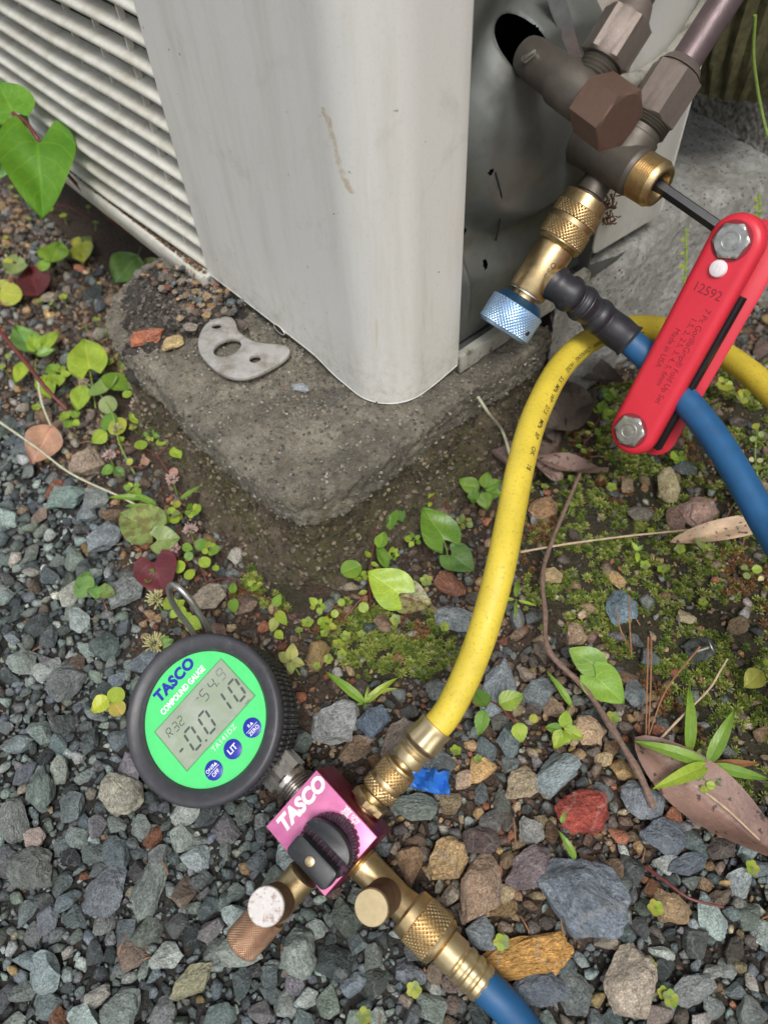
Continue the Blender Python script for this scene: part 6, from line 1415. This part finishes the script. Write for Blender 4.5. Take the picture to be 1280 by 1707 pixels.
# flower heads
def flowerhead(px, py, r, mat, lab, h=.010):
    c = hz(px, py, h); t = thing('flower_head', c, lab, 'flower', 'dry flower heads')
    b = B(); 
    for i in range(64):
        d = nrm([random.gauss(0, 1), random.gauss(0, 1), abs(random.gauss(.4, .7))]); q = c+d*r*random.uniform(.45, 1); f_ = axframe(q, d)
        b.lathe(f_, [(-r*.28, r*.03), (-r*.1, r*.085), (r*.08, r*.075), (r*.22, r*.03)], 6)
    mk('florets', b, M[mat], t, sharp=60, kind='stuff'); mk('stem', B().tube([c-[0, 0, r*.2], c-[.001, 0, h+.004]], .0005, 6), M['stem_green'], t)
for x, y, r, m_n, lab in [(318, 884, .0042, 'flower', 'dry pink flower head above the red leaf, right of the spotted heart leaf'), (293, 915, .0034, 'flower', 'dry pink flower head over the small green heart leaf'), (288, 800, .0042, 'flower', 'dry pink flower head halfway along the slab edge'), (290, 728, .0032, 'flower', 'pinkish flower head on the thin dark stem by the slab'), (183, 760, .0040, 'flower', 'pink and brown flower head over the brown block'), (228, 675, .0042, 'flower', 'pink flower head at the top of the clustered weed'), (140, 640, .0036, 'flower', 'brownish flower head beside the lime leaf'), (262, 1000, .0052, 'flower_pale', 'pale seed head touching the wire hook'), (258, 1074, .0056, 'flower_pale', 'pink tipped seed head resting on the gauge rim'), (645, 815, .0050, 'flower_pale', 'grey seed head hanging under the slab edge'), (195, 715, .0034, 'flower_pale', 'yellow-green bud spike in the clustered weed')]:
    flowerhead(x, y, r, m_n, lab)
lw = plant('curly_weed', (300, 1010), 'bright curly leaves threaded through the wire hook', 'weed')
for bp, tp_ in [((290, 1015), (276, 996)), ((292, 1012), (308, 1000)), ((296, 1018), (284, 1030)), ((304, 1025), (318, 1040)), ((312, 1036), (336, 1046)), ((300, 1015), (312, 1022))]: leaf(lw, 'mint', bp, tp_, .016, .016, LM_, 1.2, 1, roll=random.uniform(-.6, .6))
lw = plant('curly_weed', (285, 1085), 'green leaves of the seed head beside the gauge rim', 'weed')
for bp, tp_ in [((272, 1074), (290, 1066)), ((272, 1080), (292, 1078)), ((270, 1070), (282, 1060))]: leaf(lw, 'mint', bp, tp_, .014, .014, G1, 1, 1)
# wall sprigs hanging over the ledge
for (px, py0, py1, lab) in [(1140, 380, 474, 'thin pale green sprig growing from the side of the ledge left of the red tool'), (1262, 318, 380, 'pale sprig standing on the ledge at the right edge')]:
    q0, q1 = PD(px, py1, .405 if px < 1200 else .43), PD(px+2, py0, .400 if px < 1200 else .425); t = thing('wall_sprig', q0, lab, 'sprig')
    mk('stem', B().tube([q0, (q0+q1)/2+[.001, 0, 0], q1], .0006, 6), M['stem_green'], t)
    for k in range(9):
        f = k/9; y = py1+(py0-py1)*f; s = (-1)**k; Z = .402 if px < 1200 else .427
        leaf(t, 'ovate', (px, y), (px+s*random.uniform(5, 11), y+random.uniform(-3, 8)), 0, 0, random.choice([GY, LM_]), .8, 1, depth=(Z, Z-.002))
# seedlings scattered around, alike
sd0 = None
def seedling(px, py, lab, grp, first=[None]):
    c = hz(px, py, 0)
    if first[0] is None:
        r = thing('tiny_seedling', (0, 0, 0), lab, 'seedling', grp); kids = []
        for k in range(5):
            a = 2*pi*k/5; L = .0022; o = bpy.data.objects.new('leaf', LM['round']); COL.objects.link(o); o.parent = r
            y = Vector((math.cos(a), math.sin(a), .25)).normalized(); z = Vector((0, 0, 1)); z = (z-y*z.dot(y)).normalized(); x = y.cross(z)
            o.matrix_local = Matrix.Translation(y*.0004+Vector((0, 0, .004))) @ (Matrix((x*L*1.1, y*L, z*L)).transposed()).to_4x4(); o.color = (*GY, 1); kids.append(o)
        st_ = mk('stem', B().tube([(0, 0, -.002), (0, 0, .0042)], .00035, 6), M['stem_green'], r); first[0] = r
    else:
        r = first[0].copy(); COL.objects.link(r)
        for ch in list(first[0].children): q = ch.copy(); COL.objects.link(q); q.parent = r; q.color = (*colr(random.choice([GY, GP, LM_]), .15), 1)
    r['label'] = lab; r['group'] = grp; r.location = Vector(c); s = random.uniform(.8, 1.35); r.scale = (s, s, s); r.rotation_euler = (random.gauss(0, .2), random.gauss(0, .2), random.uniform(0, 6))
GR = [('tiny pale seedling in the soil below the grille', [(30, 335), (50, 372), (110, 370), (12, 402), (30, 300), (160, 380), (90, 355), (148, 352), (15, 420), (70, 510), (95, 512), (110, 505), (150, 555), (180, 560), (200, 600), (190, 612), (165, 545), (20, 320)]),
      ('tiny pale seedling at the left of the clustered weed', [(12, 620), (20, 600), (120, 600), (65, 690), (215, 640), (228, 720), (205, 740)]),
      ('tiny round-leaved seedling between gauge and slab corner', [(546, 1060), (552, 1098), (530, 1115), (577, 1068), (515, 1048), (560, 1085), (500, 1060), (578, 1094), (660, 1035), (605, 1060)]),
      ('tiny seedling by the leaves before the slab', [(658, 975), (664, 990), (652, 1002), (738, 1047), (710, 975), (600, 925), (790, 840), (686, 830), (650, 1015)]),
      ('tiny seedling in the moss under the red tool', [(1018, 820), (905, 820), (950, 805), (948, 852), (1132, 918), (1073, 950), (1258, 792), (1082, 892), (1215, 742), (1225, 838), (1230, 842), (1105, 960), (1170, 1010), (1060, 660), (1072, 640)]),
      ('tiny yellow-green seedling among the bottom stones', [(1083, 1615), (1098, 1650), (1110, 1665), (1085, 1520), (692, 1642), (612, 1698), (756, 1260), (800, 1270), (1238, 1450), (1020, 1206), (835, 1560)])]
random.seed(21)
ORD = ['leftmost', 'second', 'third', 'fourth', 'fifth', 'sixth', 'seventh', 'eighth', 'ninth', 'tenth', 'eleventh', 'twelfth', 'thirteenth', 'fourteenth', 'fifteenth', 'sixteenth', 'seventeenth', 'rightmost']
for lab, pts in GR:
    for i, (x, y) in enumerate(sorted(pts)):
        seedling(x, y, lab+(', leftmost of them' if i == 0 else ', rightmost of them' if i == len(pts)-1 else ', %s from the left' % ORD[i]), lab.replace('seedling', 'seedlings'))
# ------------------------------------------------ sticks, straw, dead leaves, small finds
def tubething(name, pts, r, mat, label, cat, taper=.4, n=8):
    w = [hz(x, y, h) for x, y, h in pts]
    return mk(name, B().tube(spline(w, 10), lambda t: r*(1-taper*t)*(1+.12*math.sin(t*60)), n), M[mat], label=label, cat=cat, origin=w[0])
tubething('twig', [(1088, 1345, .006), (1065, 1290, .012), (1020, 1215, .012), (975, 1148, .010), (915, 1085, .012), (908, 1020, .010), (904, 960, .009), (915, 915, .009), (945, 840, .009), (968, 785, .010)], .0016, 'twig', 'long bent brown twig running from the dead leaves down to the big brown leaf', 'twig')
tubething('dry_straw', [(868, 920, .006), (950, 906, .008), (1050, 893, .010), (1150, 883, .010)], .0006, 'straw', 'thin dry straw lying on the moss', 'straw', .2)
for (pts, lab) in [([(1080, 1062, .010), (1078, 1140, .010), (1076, 1232, .004)], 'left of two parallel upright pine needles beside the heart leaves'), ([(1085, 1060, .010), (1084, 1140, .010), (1080, 1232, .004)], 'right of two parallel upright pine needles beside the heart leaves'), ([(1166, 1078, .010), (1110, 1150, .010), (1080, 1228, .005)], 'slanted pine needle reaching towards the screw'), ([(1052, 1092, .003), (1049, 1040, .016), (1048, 992, .020)], 'needle standing over the rounded blue stone'), ([(1048, 1080, .003), (1034, 1050, .014), (1028, 1018, .016)], 'shorter needle over the rounded blue stone')]:
    tubething('pine_needle', pts, .00045, 'needle', lab, 'pine needle', .3, 6)
tubething('forked_twig', [(1092, 1240, .004), (1130, 1200, .008), (1180, 1150, .012), (1200, 1118, .014), (1212, 1098, .014)], .0006, 'straw', 'thin pale forked twig right of the pine needles', 'twig')
tubething('rootlet', [(1075, 1445, .006), (1110, 1470, .008), (1150, 1498, .008), (1205, 1512, .006)], .0008, 'stem_red', 'thin reddish rootlet between the bottom right stones', 'rootlet')
for x, y, g in [((1130, 1290, .006), (1200, 1340, .008), (1265, 1400, .006))]: tubething('straw_stalk', [x, y, g], .0007, 'straw', 'curved dry stalk along the edge of the big dead leaf', 'straw')
tubething('long_stalk', [(-10, 540, .035), (40, 600, .03), (80, 650, .022), (112, 682, .012)], .0014, 'stem_red', 'dark brown stalk slanting in from the left edge', 'stalk', .2)
tubething('long_grass', [(-5, 700, .02), (60, 745, .018), (120, 790, .016), (205, 830, .014), (250, 855, .008)], .0007, 'stem_pale', 'long thin green stem crossing the upper left gravel', 'grass', .2)
fl_leaf = plant('fallen_leaf', (75, 740), 'pinkish tan leaf on a pale stalk at the left edge of the gravel', 'leaf')
leaf(fl_leaf, 'ovate', (88, 712), (52, 772), .012, .010, PK, 1.1, 1); stem(fl_leaf, [(64, 630, .02), (70, 670, .016), (86, 712, .012)], .0009, 'stem_pale')
gr = plant('grass_tuft', (235, 830), 'narrow green blades crossing behind the spotted heart leaf', 'grass')
for bp, tp_ in [((240, 832), (178, 828)), ((262, 842), (212, 818)), ((270, 850), (205, 842)), ((302, 832), (336, 808))]: leaf(gr, 'lance', bp, tp_, .012, .014, G2, 1, 1)
stem(gr, [(262, 850, 0), (262, 842, .01)], .0004)
def dead(px0, py0, px1, py1, h0, h1, w, col, lab, curl=1.0, nm='dead_leaf', cat='dead leaf', roll=0):
    a, c = hz(px0, py0, h0), hz(px1, py1, h1); t = c-a; L = np.linalg.norm(t); y = t/L; e = UZ+np.array([random.gauss(0, .1), random.gauss(0, .1), 0]); z = nrm(e-y*(e@y)); x = np.cross(y, z)
    if roll: x, z = x*math.cos(roll)+z*math.sin(roll), z*math.cos(roll)-x*math.sin(roll)
    o = bpy.data.objects.new(nm, LM['dead']); COL.objects.link(o); o.matrix_world = Matrix.Translation(Vector(a)) @ (Matrix((x*L*w, y*L, z*L*curl)).transposed()).to_4x4(); o.color = (*col, 1); tag(o, lab, cat)
dead(1052, 1232, 1320, 1445, .006, .005, 1.15, (.24, .155, .13), 'big brown leaf with black specks at the right edge', .9)
dead(1290, 866, 1115, 905, .012, .010, .75, (.5, .38, .27), 'pale dry bamboo blade at the tip of the straw', .6)
dead(880, 770, 1010, 790, .014, .010, .9, (.22, .15, .13), 'curled brown leaf at the upper end of the twig', 1.5, roll=.3)
dead(935, 800, 890, 770, .012, .014, 2.0, (.24, .17, .15), 'torn pinkish brown leaf beside the yellow hose', 1.5)
dead(905, 730, 985, 660, .012, .010, 1.4, (.09, .075, .065), 'dark rotting leaf in the angle between slab and yellow hose', 1.6)
dead(930, 640, 1000, 720, .010, .010, 1.3, (.10, .082, .07), 'grey rotting leaf under the leafy sprig', 1.6, roll=-.4)
dead(890, 800, 950, 700, .008, .010, 1.2, (.12, .09, .075), 'dull brown leaf lying along the yellow hose', 1.4, roll=.5)
dead(950, 610, 1040, 640, .008, .010, 1.4, (.07, .058, .05), 'black-brown leaf close to the ledge', 1.8)
dead(820, 720, 855, 790, .008, .010, 1.5, (.16, .12, .11), 'greyish leaf scrap left of the yellow hose', 1.4)
dead(880, 690, 925, 740, .010, .010, 1.5, (.08, .066, .058), 'small dark leaf scrap just right of the yellow hose', 1.4)
# white root hanging from the slab side
rt = [side(797, 662, -.016), side(815, 690, -.020), hz(835, 715, .02), hz(846, 745, .015), hz(852, 770, .008)]
mk('dry_root', B().tube(spline(rt), .0008, 8), M['stem_pale'], label='pale dry root arching from the slab side to the hose', cat='root', origin=rt[0])
# blue plastic scrap
bp_ = thing('plastic_scrap', hz(715, 1295), 'crumpled blue plastic scrap beside the knurled brass nut', 'plastic scrap')
rows = []
for i in range(9):
    rows.append([hz(684+i*8+random.uniform(-2, 2), 1272+j*8+i*1.8+random.uniform(-2, 2)+(6 if j == 0 and i % 3 == 0 else 0), .003+.003*math.sin(i*1.3+j*.8)+.003*random.random()) for j in range(6)])
b = B(); b.grid(rows, False); o = mk('film', b, M['blue_scrap'], bp_, sharp=30); md = o.modifiers.new('t', 'SOLIDIFY'); md.thickness = .0006
# screw
a_, c_ = hz(1160, 1086, .006), hz(1184, 1078, .008); sfr2 = axframe(a_, c_-a_); Ls = np.linalg.norm(c_-a_)
sc0 = thing('screw', a_, 'small zinc screw lying on the moss', 'screw')
b = B(); b.lathe(sfr2, [(-.001, .0002)]+[(Ls*i/22, .0013 if i % 2 else .0009) for i in range(22)], 14); mk('thread', b, M['zinc'], sc0, sharp=60)
b = B(); b.lathe(sfr2, [(Ls*.93, .0012), (Ls*1.0, .0036), (Ls*1.06, .0036), (Ls*1.1, .0025)], 24); mk('head', b, M['zinc'], sc0)
# yellow-green hanging strand at the right
hs = [PD(1258, 25, .36), PD(1255, 90, .375), PD(1262, 150, .39), PD(1272, 200, .40), PD(1283, 240, .405)]
mk('grass_strand', B().tube(spline(hs), .0009, 8), M['stem_green'], label='yellow-green strand hanging in front of the dark wall', cat='grass', origin=hs[-1])
# shed needles and bits among the stones
b = B(); random.seed(5)
for _ in range(260):
    x, y = random.uniform(*XR), random.uniform(*YR)
    if blocked(x, y): continue
    a = random.uniform(0, 6.3); L = random.uniform(.003, .011); z = gz(x, y)+random.uniform(.003, .006)
    b.tube([(x, y, z), (x+L*math.cos(a)*.5, y+L*math.sin(a)*.5, z+.001), (x+L*math.cos(a), y+L*math.sin(a), z)], .00028, 5)
mk('litter', b, M['needle'], kind='stuff', label='fine reddish brown needles and rootlets scattered over the gravel', sharp=None)
